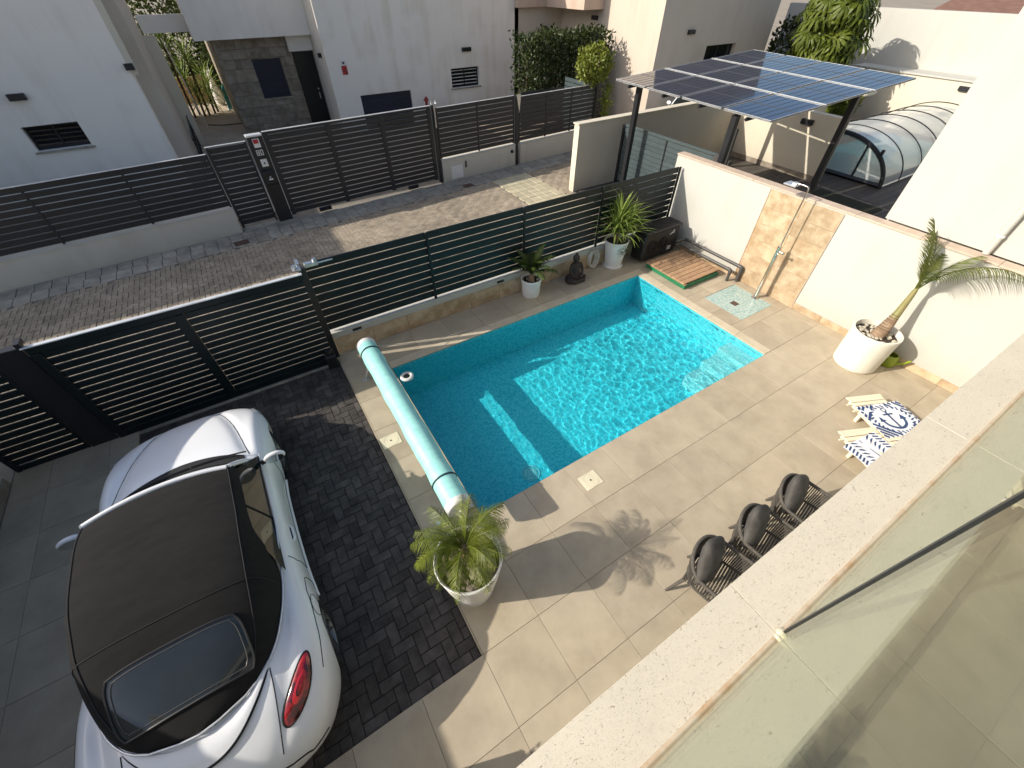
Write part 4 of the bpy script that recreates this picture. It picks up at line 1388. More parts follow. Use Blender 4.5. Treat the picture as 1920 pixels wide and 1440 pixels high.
def anchor(flat, stroke, w, h):
    # anchor
    stroke([(0, -.16), (0, -.02), (0, .14)], .032)
    stroke([(-.08, .09), (0, .09), (.08, .09)], .026)
    arc = [(.17 * math.cos(a), -.02 + .15 * math.sin(a)) for a in [PI + PI * k / 14 for k in range(15)]]
    stroke(arc, .036)
    for s_ in (-1, 1):
        flat([(s_ * .215, -.03), (s_ * .17, .07), (s_ * .12, -.02)] if s_ > 0 else [(s_ * .215, -.03), (s_ * .12, -.02), (s_ * .17, .07)])
    stroke([(.035 * math.cos(a), .175 + .035 * math.sin(a)) for a in [2 * PI * k / 12 for k in range(13)]], .016)
    # rope ring of dashes
    for k in range(26):
        a = 2 * PI * k / 26
        c = Vector((.285 * math.cos(a), .245 * math.sin(a)))
        d = Vector((math.cos(a + .7), math.sin(a + .7))) * .030
        stroke([tuple(c - d), tuple(c + d)], .024)
    # corner stripes
    for sx in (-1, 1):
        for sy in (-1, 1):
            for k in range(4):
                q = .40 + k * .07
                a = (sx * (w / 2 - .01), sy * (q - w / 2 + .0)); b_ = (sx * (q - h / 2), sy * (h / 2 - .01))
                if abs(a[1]) < h / 2 - .01 and abs(b_[0]) < w / 2 - .01: stroke([a, b_], .036)
def leafy(flat, stroke, w, h):
    for k in range(9):
        for s_ in (-1, 1):
            y = -.24 + k * .06; x = s_ * .10
            flat([(x - s_ * .02, y), (x + .03 * s_, y + .015), (x + .10 * s_, y + .055), (x + .04 * s_, y + .05)][::s_])
    for k in range(12):
        y = -.28 + k * .05
        stroke([(-.30, y), (-.22, y + .035)], .022); stroke([(.30, y), (.22, y + .035)], .022)
    stroke([(-.10, -.28), (.0, .0), (-.02, .28)], .014)
towel('white towel with navy anchor and rope print spread over the cream lounger', 6.83, .33, R(-22), .74, .60, anchor)
towel('white towel with navy leaf print half hidden by the balcony ledge', 5.98, .10, R(-8), .64, .60, leafy)

# ================================================================== OPPOSITE FRONTAGE (local x runs along the street, then turned into place)
FO = Vector((-5.3, 12.3, 0))
def settle(t):
    t.location = FO; t.rotation_euler.z = FA; return t
def S_(x): return (x + 5.3) / math.cos(FA)
def lowwall(label, s0, s1, h, dents=()):
    t = thing('low_wall', label, 'wall', (0, 0, 0))
    MB().box(s0, .02, -.05, s1, .24, h).build('wall_body', M['wall_cream'], t)
    MB().cbox(s0 - .01, .005, h, s1 + .01, .255, h + .025, .004).build('wall_cap', M['wall_cream'], t)
    return t
def farfence(label, s0, s1, z0, z1, bays, n, extra=0):
    t = thing('slat_fence', label, 'fence', (0, 0, 0))
    w = (s1 - s0) / bays
    for k in range(bays):
        slats(t, 'x', s0 + k * w + .02, s0 + (k + 1) * w - .02, .13, z0, z1, n, M['slat_far'], gap=.022)
    for k in range(bays + 1):
        piece('post', t, (s0 + k * w, .125, (z0 + z1) / 2 - .01), (.045, .05, z1 - z0 + .04), M['slat_far'], .004)
    MB().cbox(s0, .10, z1 + .003, s1, .16, z1 + .012, .002).build('cap_strip', M['alu'], t)
    return t
w_ = lowwall('long pale low street wall opposite, under the leftmost dark slat fence', -7.0, S_(-.50), .585); settle(w_)
f_ = farfence('dark slat fence on the long pale wall before the plain grey house', -7.0, S_(-.50), .66, 1.84, 7, 9); settle(f_)

pgate = thing('pedestrian_gate', 'narrow dark slatted gate beside the post with the house number', 'gate', (0, 0, 0))
a, c = S_(-.46), S_(.42)
slats(pgate, 'x', a + .06, c - .04, .13, .14, 1.94, 14, M['slat_far'], gap=.022)
piece('upright', pgate, (a + .03, .12, 1.02), (.06, .07, 1.90), M['slat_far'], .004)
piece('upright', pgate, (c - .02, .12, 1.02), (.04, .06, 1.90), M['slat_far'], .004)
MB().cbox(a, .10, 1.975, c, .16, 1.987, .002).build('cap_strip', M['alu'], pgate)
MB().cbox(a, -.02, -.02, c + .5, .22, .03, .004).build('threshold', M['kerbstone'], pgate)
settle(pgate)

np_ = thing('number_post', 'dark gate post with house number, letterbox and small signs across the street', 'post', (0, 0, 0))
a, c = S_(.46), S_(.80)
MB().cbox(a, .03, 0, c, .20, 2.06, .005).build('post_body', M['frame'], np_)
MB().cbox(a - .01, .02, 2.06, c + .01, .22, 2.10, .005).build('white_cap', M['alu'], np_)
mx_ = (a + c) / 2
MB().cbox(mx_ - .075, .015, 1.83, mx_ + .075, .032, 2.02, .003).build('warning_sign', M['signwhite'], np_)
rs = MB().cbox(mx_ - .065, .009, 1.92, mx_ + .05, .0155, 2.01, .002)
rs.build('red_field', M['redsign'], np_)
def glyph(mb, ch, x, z, h, y, w=.012):
    segs = {'8': [((0, 0), (1, 0), (1, 2), (0, 2), (0, 0)), ((0, 1), (1, 1))], '0': [((0, 0), (1, 0), (1, 2), (0, 2), (0, 0))]}[ch]
    s_ = h / 2
    for sg in segs:
        for k in range(len(sg) - 1):
            p0, p1 = sg[k], sg[k + 1]
            x0, x1 = sorted((x + p0[0] * s_ * .95, x + p1[0] * s_ * .95)); z0, z1 = sorted((z + p0[1] * s_, z + p1[1] * s_))
            mb.box(x0 - w / 2, y - .008, z0 - w / 2, x1 + w / 2, y, z1 + w / 2)
nm_ = MB(); glyph(nm_, '8', mx_ - .075, 1.665, .105, .029, .018); nm_.build('numeral', M['signwhite'], np_)
nm_ = MB(); glyph(nm_, '0', mx_ + .012, 1.665, .105, .029, .018); nm_.build('numeral', M['signwhite'], np_)
MB().cbox(mx_ - .07, .015, 1.40, mx_ + .08, .032, 1.57, .003).build('intercom', M['signwhite'], np_)
MB().lathe([(0, .012), (.022, .012), (.022, .018)], (mx_ + .005, 0, 1.48), 14, axis='y').build('intercom_button', M['black'], np_)
MB().cbox(mx_ - .15, -.05, .98, mx_ + .15, .032, 1.31, .025).build('letterbox', M['black'], np_)
MB().cbox(mx_ - .045, -.056, 1.10, mx_ + .05, -.048, 1.135, .002).cbox(mx_ - .02, -.056, 1.16, mx_ + .02, -.048, 1.18, .002).build('letterbox_plate', M['signwhite'], np_)
settle(np_)

sg_ = thing('sliding_gate', 'wide dark slatted sliding gate across the street before the white house', 'gate', (0, 0, 0))
a, c = S_(.84), S_(5.42)
uprs = [a + .05, a + (c - a) * .345, a + (c - a) * .665, c - .05]
for k in range(3):
    slats(sg_, 'x', uprs[k] + .055, uprs[k + 1] - .055, .13, .13, 2.03, 15, M['slat_far'], gap=.024)
for u in uprs:
    piece('upright', sg_, (u, .118, 1.08), (.11, .06, 1.96), M['slat_far'], .004)
piece('top_rail', sg_, ((a + c) / 2, .125, 2.085), (c - a, .06, .05), M['slat_far'], .004)
MB().cbox(a, .09, 2.112, c, .165, 2.124, .002).build('cap_strip', M['alu'], sg_)
for u in (a + .9, c - .9):
    piece('bottom_foot', sg_, (u, .11, .06), (.34, .07, .10), M['frame'], .006)
settle(sg_)
gpo = thing('gate_stop_post', 'dark post with bright steel guide at the end of the wide street gate', 'post', (0, 0, 0))
piece('post', gpo, (S_(5.52), .13, 1.06), (.10, .10, 2.12), M['frame'], .005)
MB().cbox(S_(5.50), .02, 1.55, S_(5.54), .07, 2.14, .004).cbox(S_(5.44), .04, 2.13, S_(5.66), .18, 2.16, .004).lathe([(0, 2.24), (.025, 2.24), (.025, 2.16)], (S_(5.48), .10, 0), 10).lathe([(0, 2.24), (.025, 2.24), (.025, 2.16)], (S_(5.62), .10, 0), 10).build('guide_bracket', M['steel'], gpo)
settle(gpo)

w_ = lowwall('short pale low wall with a white meter box next to the wide gate', S_(5.60), S_(8.45), .63)
u = S_(6.10)
MB().cbox(u - .21, .005, .03, u + .21, .03, .42, .006).build('meter_box', M['signwhite'], w_)
MB().cbox(u + .30, .008, .30, u + .37, .03, .50, .003).build('vent', M['pipe'], w_)
MB().lathe([(.02, -.02), (.05, -.02), (.05, .03), (.02, .03)], (S_(8.3), 0, .46), 16, axis='y').build('spout', M['black'], w_)
settle(w_)
f_ = farfence('dark slat fence above the wall with the meter box', S_(5.62), S_(8.45), .70, 2.03, 2, 10); settle(f_)
po = thing('fence_post', 'tall dark post with a pale bracket between two slat fences across the street', 'post', (0, 0, 0))
piece('post', po, (S_(8.57), .12, 1.0), (.11, .10, 2.05), M['slat_far'], .005)
MB().prism([(S_(8.52), .06, 2.06), (S_(8.70), .06, 2.06), (S_(8.64), .06, 1.55)], (0, .03, 0)).build('bracket', M['steel'], po)
settle(po)
w_ = lowwall('pale low wall farther along, in front of the clipped hedge', S_(8.68), S_(12.15), .63); settle(w_)
f_ = farfence('dark slat fence farther along in front of the clipped hedge', S_(8.68), S_(12.15), .70, 1.98, 3, 10); settle(f_)

sf_ = thing('return_fence', 'short sunlit slat fence turning back from the street under the ivy', 'fence', (12.15, 14.4, 0))
slats(sf_, 'y', 13.75, 15.6, 12.16, .10, 1.96, 13, M['slat_teal'], gap=.022)
piece('post', sf_, (12.16, 13.7, 1.0), (.06, .06, 2.0), M['slat_far'], .004)
for k, (x, y, lb) in enumerate(((-.62, 12.02, 'rusty square drain cover in the shaded pavement before the long low wall'), (6.10, 12.46, 'rusty square drain cover in the pavement before the meter box'))):
    o = MB().cbox(x - .17, y - .13, .008, x + .17, y + .13, .016, .002)
    for q in range(5): o.cbox(x - .14, y - .10 + q * .045, .016, x + .14, y - .08 + q * .045, .021, .002)
    o = o.build('drain_cover', M['manhole'], None, (x, y, .008)); o.rotation_euler.z = FA
    tag(o, lb, 'drain cover')

# ================================================================== HOUSES OPPOSITE
def window_unit(parent, x0, x1, z0, z1, y, depth=.14, mull=1, blinds=False, sill=True, axis='y'):
    """aluminium window set back in its opening; facade plane at y, looking toward -y"""
    fr = MB(); t = .045; yb = y + depth
    fr.cbox(x0, yb - .03, z0, x1, yb + .03, z0 + t).cbox(x0, yb - .03, z1 - t, x1, yb + .03, z1)
    fr.cbox(x0, yb - .03, z0 + t, x0 + t, yb + .03, z1 - t).cbox(x1 - t, yb - .03, z0 + t, x1, yb + .03, z1 - t)
    for k in range(mull):
        xm = x0 + (x1 - x0) * (k + 1) / (mull + 1)
        fr.cbox(xm - t / 2, yb - .028, z0 + t, xm + t / 2, yb + .028, z1 - t)
    w = fr.build('window', M['frame'], parent)
    MB().box(x0 + .02, yb + .002, z0 + .02, x1 - .02, yb + .012, z1 - .02).build('pane', M['winglass'], w)
    if blinds:
        for k in range(5):
            z = z0 + t + (z1 - z0 - 2 * t) * (k + .5) / 5
            piece('blind_slat', w, ((x0 + x1) / 2, yb - .004, z), (x1 - x0 - 2 * t, .008, .035), M['alu'], .002)
    if sill:
        MB().cbox(x0 - .06, y - .05, z0 - .045, x1 + .06, yb - .03, z0 - .002, .004).build('sill', M['kerbstone'], w)
    return w
def facade(mb, x0, x1, z0, z1, y, th, openings):
    """wall slab with rectangular openings, butted pieces"""
    cur = [(x0, z0, x1, z1)]
    for (a, b_, c, d) in openings: cur = subtract(cur, (a, b_, c, d))
    for r in cur: mb.box(r[0], y, r[1], r[2], y + th, r[3])
    return mb
def wall_lamp(label, x, y, z, w=.30, face='y'):
    t = thing('wall_lamp', label, 'lamp', (x, y, z))
    if face == 'y': MB().cbox(x - w / 2, y - .11, z - .07, x + w / 2, y, z + .07, .006).build('housing', M['frame'], t)
    else: MB().cbox(x - .11, y - w / 2, z - .07, x, y + w / 2, z + .07, .006).build('housing', M['frame'], t)
    if face == 'y': MB().cbox(x - w / 2 + .03, y - .10, z - .078, x + w / 2 - .03, y - .02, z - .07, .002).build('diffuser', M['signwhite'], t)
    return t

# --- plain grey house
h1 = thing('grey_house', 'plain pale grey house wall with one small window, nearest across the street', 'house', (-6, 20, 0))
fm_ = facade(MB(), -9.0, -1.45, -.1, 6.8, 17.0, .3, [(-4.36, 1.46, -3.18, 2.03)])
fm_.box(-9.0, 17.3, -.1, -1.45, 27.5, 6.8)
fm_.build('wall', M['house_grey'], h1)
MB().box(-1.45, 17.6, -.1, -1.05, 22.45, 6.8).build('side_wall', M['house_beige'], h1)
MB().box(-1.452, 16.995, 2.9, -1.30, 17.2, 6.8).build('corner_band', M['cream'], h1)
MB().box(-1.05, 22.0, -.1, -.70, 22.46, 3.3).build('end_pier', M['cream'], h1)
window_unit(h1, -4.36, -3.18, 1.46, 2.03, 17.0, .2, 1)
wall_lamp('dark wall lamp with rust streaks above the small window of the grey house', -4.0, 17.0, 2.66, .34)
wall_lamp('dark wall lamp near the corner of the grey house beside the passage', -1.42, 17.0, 3.08, .20)
rlg = thing('handrail', 'black railing at the foot of the passage beside the grey house', 'railing', (-.85, 20, 0))
for k in range(7):
    MB().tube([(-.88, 18.4 + k * .55, 0), (-.88, 18.4 + k * .55, 1.0)], .014, 6).build('baluster', M['frame'], rlg)
MB().tube([(-.88, 18.3, 1.0), (-.88, 21.9, 1.0)], .022, 8).build('rail', M['frame'], rlg)
MB().tube([(-.88, 18.3, .55), (-.88, 21.9, .55)], .016, 8).build('rail', M['frame'], rlg)

# --- white house with stone porch
h2 = thing('white_house', 'white house with a black door, stone clad porch and small barred window', 'house', (9, 23, 0))
mb = facade(MB(), 4.42, 13.10, -.1, 6.9, 20.5, .3, [(5.42, -.1, 7.62, 1.24), (9.60, 1.11, 11.0, 1.82), (5.12, 4.42, 6.62, 5.6)])
mb.box(4.42, 20.8, -.1, 4.72, 23, 6.9).box(12.8, 20.8, -.1, 13.10, 30, 6.9).box(4.72, 22.9, -.1, 12.8, 30, 6.9)
mb.build('wall', M['house_white'], h2)
mb = facade(MB(), .93, 4.42, -.1, 3.64, 22.5, .25, [(2.05, 1.16, 3.08, 2.42), (3.58, -.1, 4.40, 2.56)])
mb.box(.93, 22.75, -.1, 1.13, 29, 3.64)
mb.build('porch_backing', M['graystone'], h2)
# cladding stones laid in courses
rg = random.Random(31)
z = 0.0; row = 0
while z < 3.05:
    hgt = rg.choice((.30, .42, .42)); z1 = min(z + hgt, 3.08)
    x = .93 - rg.uniform(0, .5) * (row % 2)
    while x < 3.56:
        w = rg.uniform(.45, .8); a, c = max(x, .93), min(x + w, 3.56)
        for r in subtract(subtract([(a, z, c, z1)], (2.02, 1.13, 3.11, 2.45)), (3.56, 0, 4.42, 2.6)):
            if r[2] - r[0] > .04 and r[3] - r[1] > .04:
                piece('cladding_stone', h2, ((r[0] + r[2]) / 2, 22.49, (r[1] + r[3]) / 2), (r[2] - r[0] - .008, .03 + rg.uniform(0, .012), r[3] - r[1] - .008), M['graystone'], .005)
        x += w
    z = z1; row += 1
MB().box(.40, 21.95, 3.10, 4.41, 24, 6.9).build('upper_storey', M['house_grey'], h2)
MB().box(3.50, 22.30, 2.60, 4.41, 22.49, 3.10).build('door_lintel', M['house_grey'], h2)
MB().box(-1.0, 22.47, 3.33, .93, 22.8, 3.80).build('passage_beam', M['house_grey'], h2)
w = MB().cbox(2.05, 22.56, 1.16, 3.08, 22.60, 2.42, .004).build('shutter', M['navyshutter'], h2)
for k in range(18):
    piece('shutter_slat', w, (2.565, 22.552, 1.19 + k * .069), (1.0, .02, .058), M['navyshutter'], .004)
MB().cbox(1.98, 22.42, 1.10, 3.15, 22.58, 1.15, .004).build('sill', M['kerbstone'], h2)
d = MB().cbox(3.60, 22.56, 0, 4.40, 22.62, 2.55, .004).build('door', M['door'], h2)
MB().cbox(4.22, 22.53, .95, 4.27, 22.56, 1.18, .004).lathe([(0, -.03), (.035, -.03), (.035, .0)], (4.245, 22.54, 1.3), 12, axis='y').build('handle', M['steel'], d)
g = MB().cbox(5.43, 20.6, 0, 7.61, 20.66, 1.235, .004).build('garage_hatch', M['navyshutter'], h2)
for k in range(8):
    piece('hatch_board', g, (6.52, 20.595, .08 + k * .152), (2.16, .02, .147), M['navyshutter'], .003)
window_unit(h2, 9.60, 11.0, 1.11, 1.82, 20.5, .18, 1, blinds=True)
window_unit(h2, 5.12, 6.62, 4.42, 5.6, 20.5, .15, 1)
wall_lamp('dark wall lamp with drip stains above the barred window of the white house', 10.4, 20.5, 2.45, .42)
wall_lamp('small dark lamp beside the black front door', 4.41, 21.1, 2.55, .16, 'x')
sgn = thing('alarm_sign', 'small red and white alarm sign on the white house wall near its door', 'sign', (5.03, 20.5, 2.2))
MB().cbox(4.93, 20.475, 1.97, 5.13, 20.499, 2.25, .003).build('red_plate', M['redsign'], sgn)
MB().cbox(4.93, 20.475, 2.255, 5.13, 20.499, 2.42, .003).build('white_plate', M['signwhite'], sgn)
mk = MB().cbox(4.98, 20.468, 2.15, 5.09, 20.476, 2.17, .001).cbox(4.97, 20.468, 2.08, 5.10, 20.476, 2.10, .001).lathe([(0, -.012), (.04, -.012), (.04, 0)], (5.03, 20.482, 2.34), 14, axis='y')
mk.cbox(5.06, 20.468, 1.99, 5.11, 20.476, 2.05, .001)
mk.build('lettering', M['frame'], sgn)
hy = thing('red_standpipe', 'small red standpipe at the foot of the white house behind the gate', 'standpipe', (8.15, 20.2, 0))
MB().lathe([(.0, 1.0), (.05, .98), (.07, .9), (.06, .84), (.06, .0)], (8.15, 20.2, 0), 14).tube([(8.05, 20.2, .88), (8.25, 20.2, .88)], .04, 8).build('standpipe_body', M['hydrant'], hy, smooth=True, sharp=50)

# --- passage and back garden glimpsed between the two houses
structure('path', MB().box(-1.0, 13.6, -.06, 14.9, 30, .012), M['pathstone'])
MB_ = MB().box(-3, 30.2, 0, 4, 30.5, 1.1)
tag(MB_.build('garden_wall', M['terracotta'], None, (0, 30.3, 0)), 'low ochre wall closing the back garden seen through the passage', 'wall')
jug = thing('garden_urn', 'tall white urn in the back garden at the end of the passage', 'urn', (.55, 29.0, 0))
MB().lathe([(0, 0), (.16, 0), (.24, .25), (.22, .6), (.10, 1.0), (.07, 1.25), (.11, 1.42), (0, 1.42)], (.55, 29.0, 0), 18).build('urn_body', M['potwhite'], jug, smooth=True)
pl = thing('pool_slide', 'rounded turquoise plastic board standing in the back garden of the passage', 'pool slide', (1.15, 27.6, 0))
MB().prism([(.75, 27.6, .05), (1.75, 27.6, .05), (1.75, 27.6, .85), (1.55, 27.6, 1.12), (1.25, 27.6, 1.22), (.95, 27.6, 1.12), (.78, 27.6, .85)], (0, .12, 0)).build('board', M['slide'], pl)
MB().cbox(.70, 27.55, 0, 1.80, 27.8, .05, .01).build('foot', M['signwhite'], pl)
hz = MB().tube([(-.35, 25.0, .02), (.2, 24.6, .02), (1.0, 24.5, .02), (2.0, 24.3, .02)], .03, 6)
tag(hz.build('garden_hose', M['black'], None, (.3, 24.6, 0), smooth=True), 'dark hose lying across the passage floor', 'hose')
pole = MB().tube([(-.42, 24.6, 0), (-.62, 25.2, 3.0)], .025, 8)
tag(pole.build('garden_pole', M['potcream'], None, (-.5, 24.8, 0), smooth=True), 'thin pale pole leaning at the end of the passage', 'pole')

def leaf_cloud(n, fn, size, seed, up=.2):
    rg = random.Random(seed); mb = MB()
    for k in range(n):
        p = Vector(fn(rg))
        d = Vector((rg.gauss(0, 1), rg.gauss(0, 1), rg.gauss(0, 1) + up)).normalized()
        w = d.orthogonal().normalized(); w = Matrix.Rotation(rg.random() * 6.28, 3, d) @ w
        L_ = size * rg.uniform(.7, 1.3); W_ = w * L_ * .27
        nrm = d.cross(w).normalized() * L_ * .08
        mb.add([p, p + d * L_ * .5 + W_ - nrm, p + d * L_, p + d * L_ * .5 - W_ - nrm], [(0, 1, 2, 3)])
    return mb
def lump(seed, s=1.1):
    off = Vector((seed * 3.1, seed * 1.7, seed * .9))
    return lambda p: .5 + .5 * noise.noise(Vector(p) * s + off)

def shell(cx, cy_, cz, rx, ry, rz, seed, lo=.55):
    L_ = lump(seed, 1.3)
    def fn(rg):
        d = Vector((rg.gauss(0, 1), rg.gauss(0, 1), rg.gauss(0, 1))).normalized()
        q = (.72 + .42 * L_(d * 1.6)) * rg.uniform(lo, 1.0) ** .5
        return (cx + d.x * rx * q, cy_ + d.y * ry * q, cz + d.z * rz * q)
    return fn
gt = thing('garden_palm', 'bushy sunlit yucca clump in the back garden beyond the passage', 'plant', (-.3, 27.3, 0))
for k, (bx, by, hgt) in enumerate(((-.55, 27.3, 1.5), (-.15, 27.0, 2.2), (.25, 27.5, 1.2), (-.75, 26.8, 2.6), (.10, 27.2, .7), (-.35, 26.9, .8))):
    MB().tube([(bx, by, 0), (bx + .05, by, hgt)], .05, 7).build('trunk', M['bark'], gt)
    for j in range(46):
        inst('leaf', bm_[j % 4], gt, (bx + .05, by, hgt - .25 * j / 46), aim(j * 2.4, .15 + 1.75 * j / 46), 1.45)
for (x, y, z, rx, rz_, sd, lb) in ((1.6, 29.6, 1.7, 1.1, 1.9, 3, 'dark evergreen bush against the back of the passage garden'), (-.6, 31.5, 3.2, 1.9, 3.2, 4, 'sunlit green tree top above the passage beam'), (2.2, 33.5, 3.2, 2.0, 2.6, 5, 'broad green tree behind the beam, right of the sunlit one')):
    t = thing('garden_tree', lb, 'tree', (x, y, 0))
    leaf_cloud(6500, shell(x, y, z, rx, 1.2, rz_, sd), .19, sd).build('crown', M['hedgeleaf'] if sd == 3 else M['shrubgreen'], t)
    MB().tube([(x, y, 0), (x, y, z)], [.12, .05], 7).build('trunk', M['bark'], t)

# --- hedge and ivy by the corner
hg = thing('clipped_hedge', 'tall dark clipped hedge between the white house and the beige house', 'hedge', (12.2, 17.0, 0))
def hedge_fn(rg):
    L_ = lump(2, .9)
    while True:
        x, y, z = rg.uniform(10.9, 15.0), rg.uniform(16.2, 17.6), rg.uniform(.9, 3.45)
        q = max(abs(y - 16.9) / .7, (z - .9) / 2.5 if z > 2.4 else 0)
        if z > 3.0 + .45 * L_((x, y, 0)): continue
        if rg.random() < .25 + .75 * q: return (x, y, z)
leaf_cloud(8500, hedge_fn, .15, 21).build('foliage', M['hedgeleaf'], hg)
for k in range(4):
    MB().tube([(11.3 + k * 1.1, 17.0, 0), (11.3 + k * 1.1, 17.0, 2.6)], .05, 6).build('stem', M['bark'], hg)
hb = thing('dark_fence', 'dark board fence in deep shade below the clipped hedge', 'fence', (12.3, 16.0, 0))
slats(hb, 'x', 10.4, 14.9, 16.05, .05, 1.55, 9, M['slat_far'], gap=.02, nm='board')
iv = thing('ivy_bush', 'bright yellow green ivy bush spilling over the slat fence corner', 'bush', (12.3, 13.9, 0))
def ivy_fn(rg):
    L_ = lump(6, 1.6)
    if rg.random() < .12:
        return (12.55 + rg.gauss(0, .09), 13.55 + rg.gauss(0, .08), rg.uniform(.7, 2.0))
    d = Vector((rg.gauss(0, 1), rg.gauss(0, 1), rg.gauss(0, 1))).normalized()
    q = (.66 + .5 * L_(d * 1.5)) * rg.uniform(.7, 1.05)
    return (11.95 + d.x * .72 * q, 13.75 + d.y * .55 * q, 2.52 + d.z * .60 * q)
leaf_cloud(2300, ivy_fn, .13, 22, .5).build('foliage', M['ivyleaf'], iv)
for k in range(3):
    MB().tube([(12.4 - k * .2, 13.8, 0), (12.2 - k * .2, 13.75, 2.4)], .025, 6).build('stem', M['bark'], iv)

# --- beige house on the corner
h3 = thing('beige_house', 'beige corner house with a jutting upper bay behind the hedge', 'house', (18, 20, 0))
mb = MB()
mb.box(15.5, 14.3, -.1, 15.8, 17.45, 6.8).box(15.5, 17.45, -.1, 15.8, 18.5, 2.5).box(15.5, 17.45, 3.1, 15.8, 18.5, 6.8).box(15.5, 18.5, -.1, 15.8, 20.5, 6.8)
facade(mb, 15.8, 22.5, -.1, 6.8, 14.3, .3, [(18.4, 2.0, 20.3, 2.66)])
mb.box(22.2, 14.6, -.1, 22.5, 28, 6.8).box(12.9, 20.5, -.1, 15.5, 20.8, 6.8)
mb.build('wall', M['house_beige'], h3)
MB().box(14.42, 17.62, 3.72, 15.49, 20.49, 6.8).build('bay', M['house_pink'], h3)
MB().box(12.9, 20.25, 3.72, 14.41, 20.49, 6.8).build('upper_wall', M['house_pink'], h3)
fr = MB().cbox(15.56, 17.46, 2.51, 15.62, 18.49, 3.09, .004).build('window', M['frame'], h3)
MB().box(15.55, 17.52, 2.56, 15.558, 18.43, 3.04).build('pane', M['winglass'], fr)
window_unit(h3, 18.4, 20.3, 2.0, 2.66, 14.3, .2, 1)
wall_lamp('dark lamp under the jutting bay of the beige house', 15.5, 18.1, 3.43, .34, 'x')
wall_lamp('dark lamp on the bare street wall of the beige house', 17.2, 14.3, 3.15, .34)
h0 = thing('rendered_house', 'white house farther up the street beyond the grey house', 'house', (-13, 18, 0))
MB().box(-18, 13.7, 0, -9.2, 22, 6.6).build('wall', M['house_white'], h0)
MB().box(-18.2, 13.5, 6.6, -9.2, 22.2, 6.7).build('roof', M['house_grey'], h0)
window_unit(h0, -13.5, -12.2, 1.2, 2.4, 13.56, .12, 1)

# ================================================================== NEIGHBOUR WITH SOLAR CARPORT
cw = thing('street_wall', 'cream wall with a sunlit end pier beside the teal gate of the solar carport', 'wall', (12, 10.4, 0))
MB().box(8.66, 10.30, -.05, 22.0, 10.52, 1.80).build('wall_body', M['cream'], cw)
MB().cbox(8.62, 10.28, 1.80, 22.0, 10.54, 1.835, .005).build('wall_cap', M['cream'], cw)
tg = thing('teal_gate', 'grey teal slatted driveway gate of the neighbour, sunlit beside the cream wall', 'gate', (10.3, 8.5, 0))
slats(tg, 'y', 6.75, 8.45, 10.30, .10, 1.58, 12, M['slat_teal'], gap=.010)
slats(tg, 'y', 8.50, 10.12, 10.30, .10, 1.58, 12, M['slat_teal'], gap=.010)
piece('top_rail', tg, (10.30, 8.44, 1.635), (.05, 3.42, .07), M['slat_teal'], .004)
piece('upright', tg, (10.29, 10.16, .85), (.10, .08, 1.62), M['frame'], .004)
piece('upright', tg, (10.30, 8.475, .85), (.035, .03, 1.5), M['frame'], .003)
gb = MB().cbox(10.15, 6.55, 1.20, 10.45, 6.85, 1.66, .02).cbox(10.22, 6.42, 1.45, 10.36, 6.55, 1.60, .01).cbox(10.05, 6.60, 1.66, 10.30, 6.70, 1.72, .008)
gb.build('gate_lock', M['pipe'], tg)
nf = structure('neighbour_floor', MB().box(8.79, 2.45, -.09, 26, 10.29, -.012), M['paver_bed'])
for k in range(34):
    y = 2.5 + k * .23
    for q in range(5):
        x0 = 8.85 + q * 3.4
        piece('floor_plank', nf, (x0 + 1.69, y + .11, -.005), (3.38, .222, .014), M['deckplank'], .003)
# carport
A_, B_, C_, D_ = Vector((9.36, 9.94, 2.85)), Vector((8.98, 5.08, 2.85)), Vector((13.90, 4.85, 3.17)), Vector((14.84, 9.77, 3.17))
def quad(u, v): return (A_.lerp(D_, u)).lerp(B_.lerp(C_, u), v)
cp = thing('solar_carport', 'carport roofed with twelve blue solar panels on dark steel posts', 'carport', (12, 7.5, 0))
for i in range(3):
    for j in range(4):
        g_ = .008
        u0, u1, v0, v1 = i / 3 + g_ * 1.3, (i + 1) / 3 - g_ * 1.3, j / 4 + g_, (j + 1) / 4 - g_
        pts = [quad(u0, v0), quad(u0, v1), quad(u1, v1), quad(u1, v0)]
        pn = MB().prism([p - Vector((0, 0, .004)) for p in pts], (0, 0, -.03)).build('solar_panel', M['solarcell'], cp, tuple(pts[0]))
        fr = MB()
        cen = sum(pts, Vector()) / 4
        fw = .011
        for k in range(4):
            a, c = pts[k], pts[(k + 1) % 4]
            ai, ci = a + (cen - a).normalized() * fw * 1.4, c + (cen - c).normalized() * fw * 1.4
            fr.prism([a, c, ci, ai], (0, 0, -.038))
        mid0, mid1 = quad((u0 + u1) / 2, v0), quad((u0 + u1) / 2, v1)
        du = (quad(u1, v0) - quad(u0, v0)).normalized() * .008
        fr.build('panel_frame', M['alu'], pn)
        ln = MB().prism([mid0 - du, mid1 - du, mid1 + du, mid0 + du], (0, 0, -.0035))
        thin = (quad(u0, v1) - quad(u0, v0)).normalized() * .0022
        for k in range(1, 6):
            vv = v0 + (v1 - v0) * k / 6
            p0, p1 = quad(u0, vv), quad(u1, vv)
            ln.prism([p0 - thin, p0 + thin, p1 + thin, p1 - thin], (0, 0, -.0036))
        ln.build('cell_line', M['pipe'], pn)
for u in (1 / 3, 2 / 3):
    a, c = quad(u, 0), quad(u, 1); d_ = Vector((.012, 0, 0))
    MB().prism([a - d_, c - d_, c + d_, a + d_], (0, 0, .008)).build('joint_strip', M['alu'], cp)
for vv in (.12, .38, .62, .88):
    a, c = quad(.01, vv) - Vector((0, 0, .09)), quad(.99, vv) - Vector((0, 0, .09))
    MB().tube([a, c], .04, 4).build('rafter', M['frame'], cp)
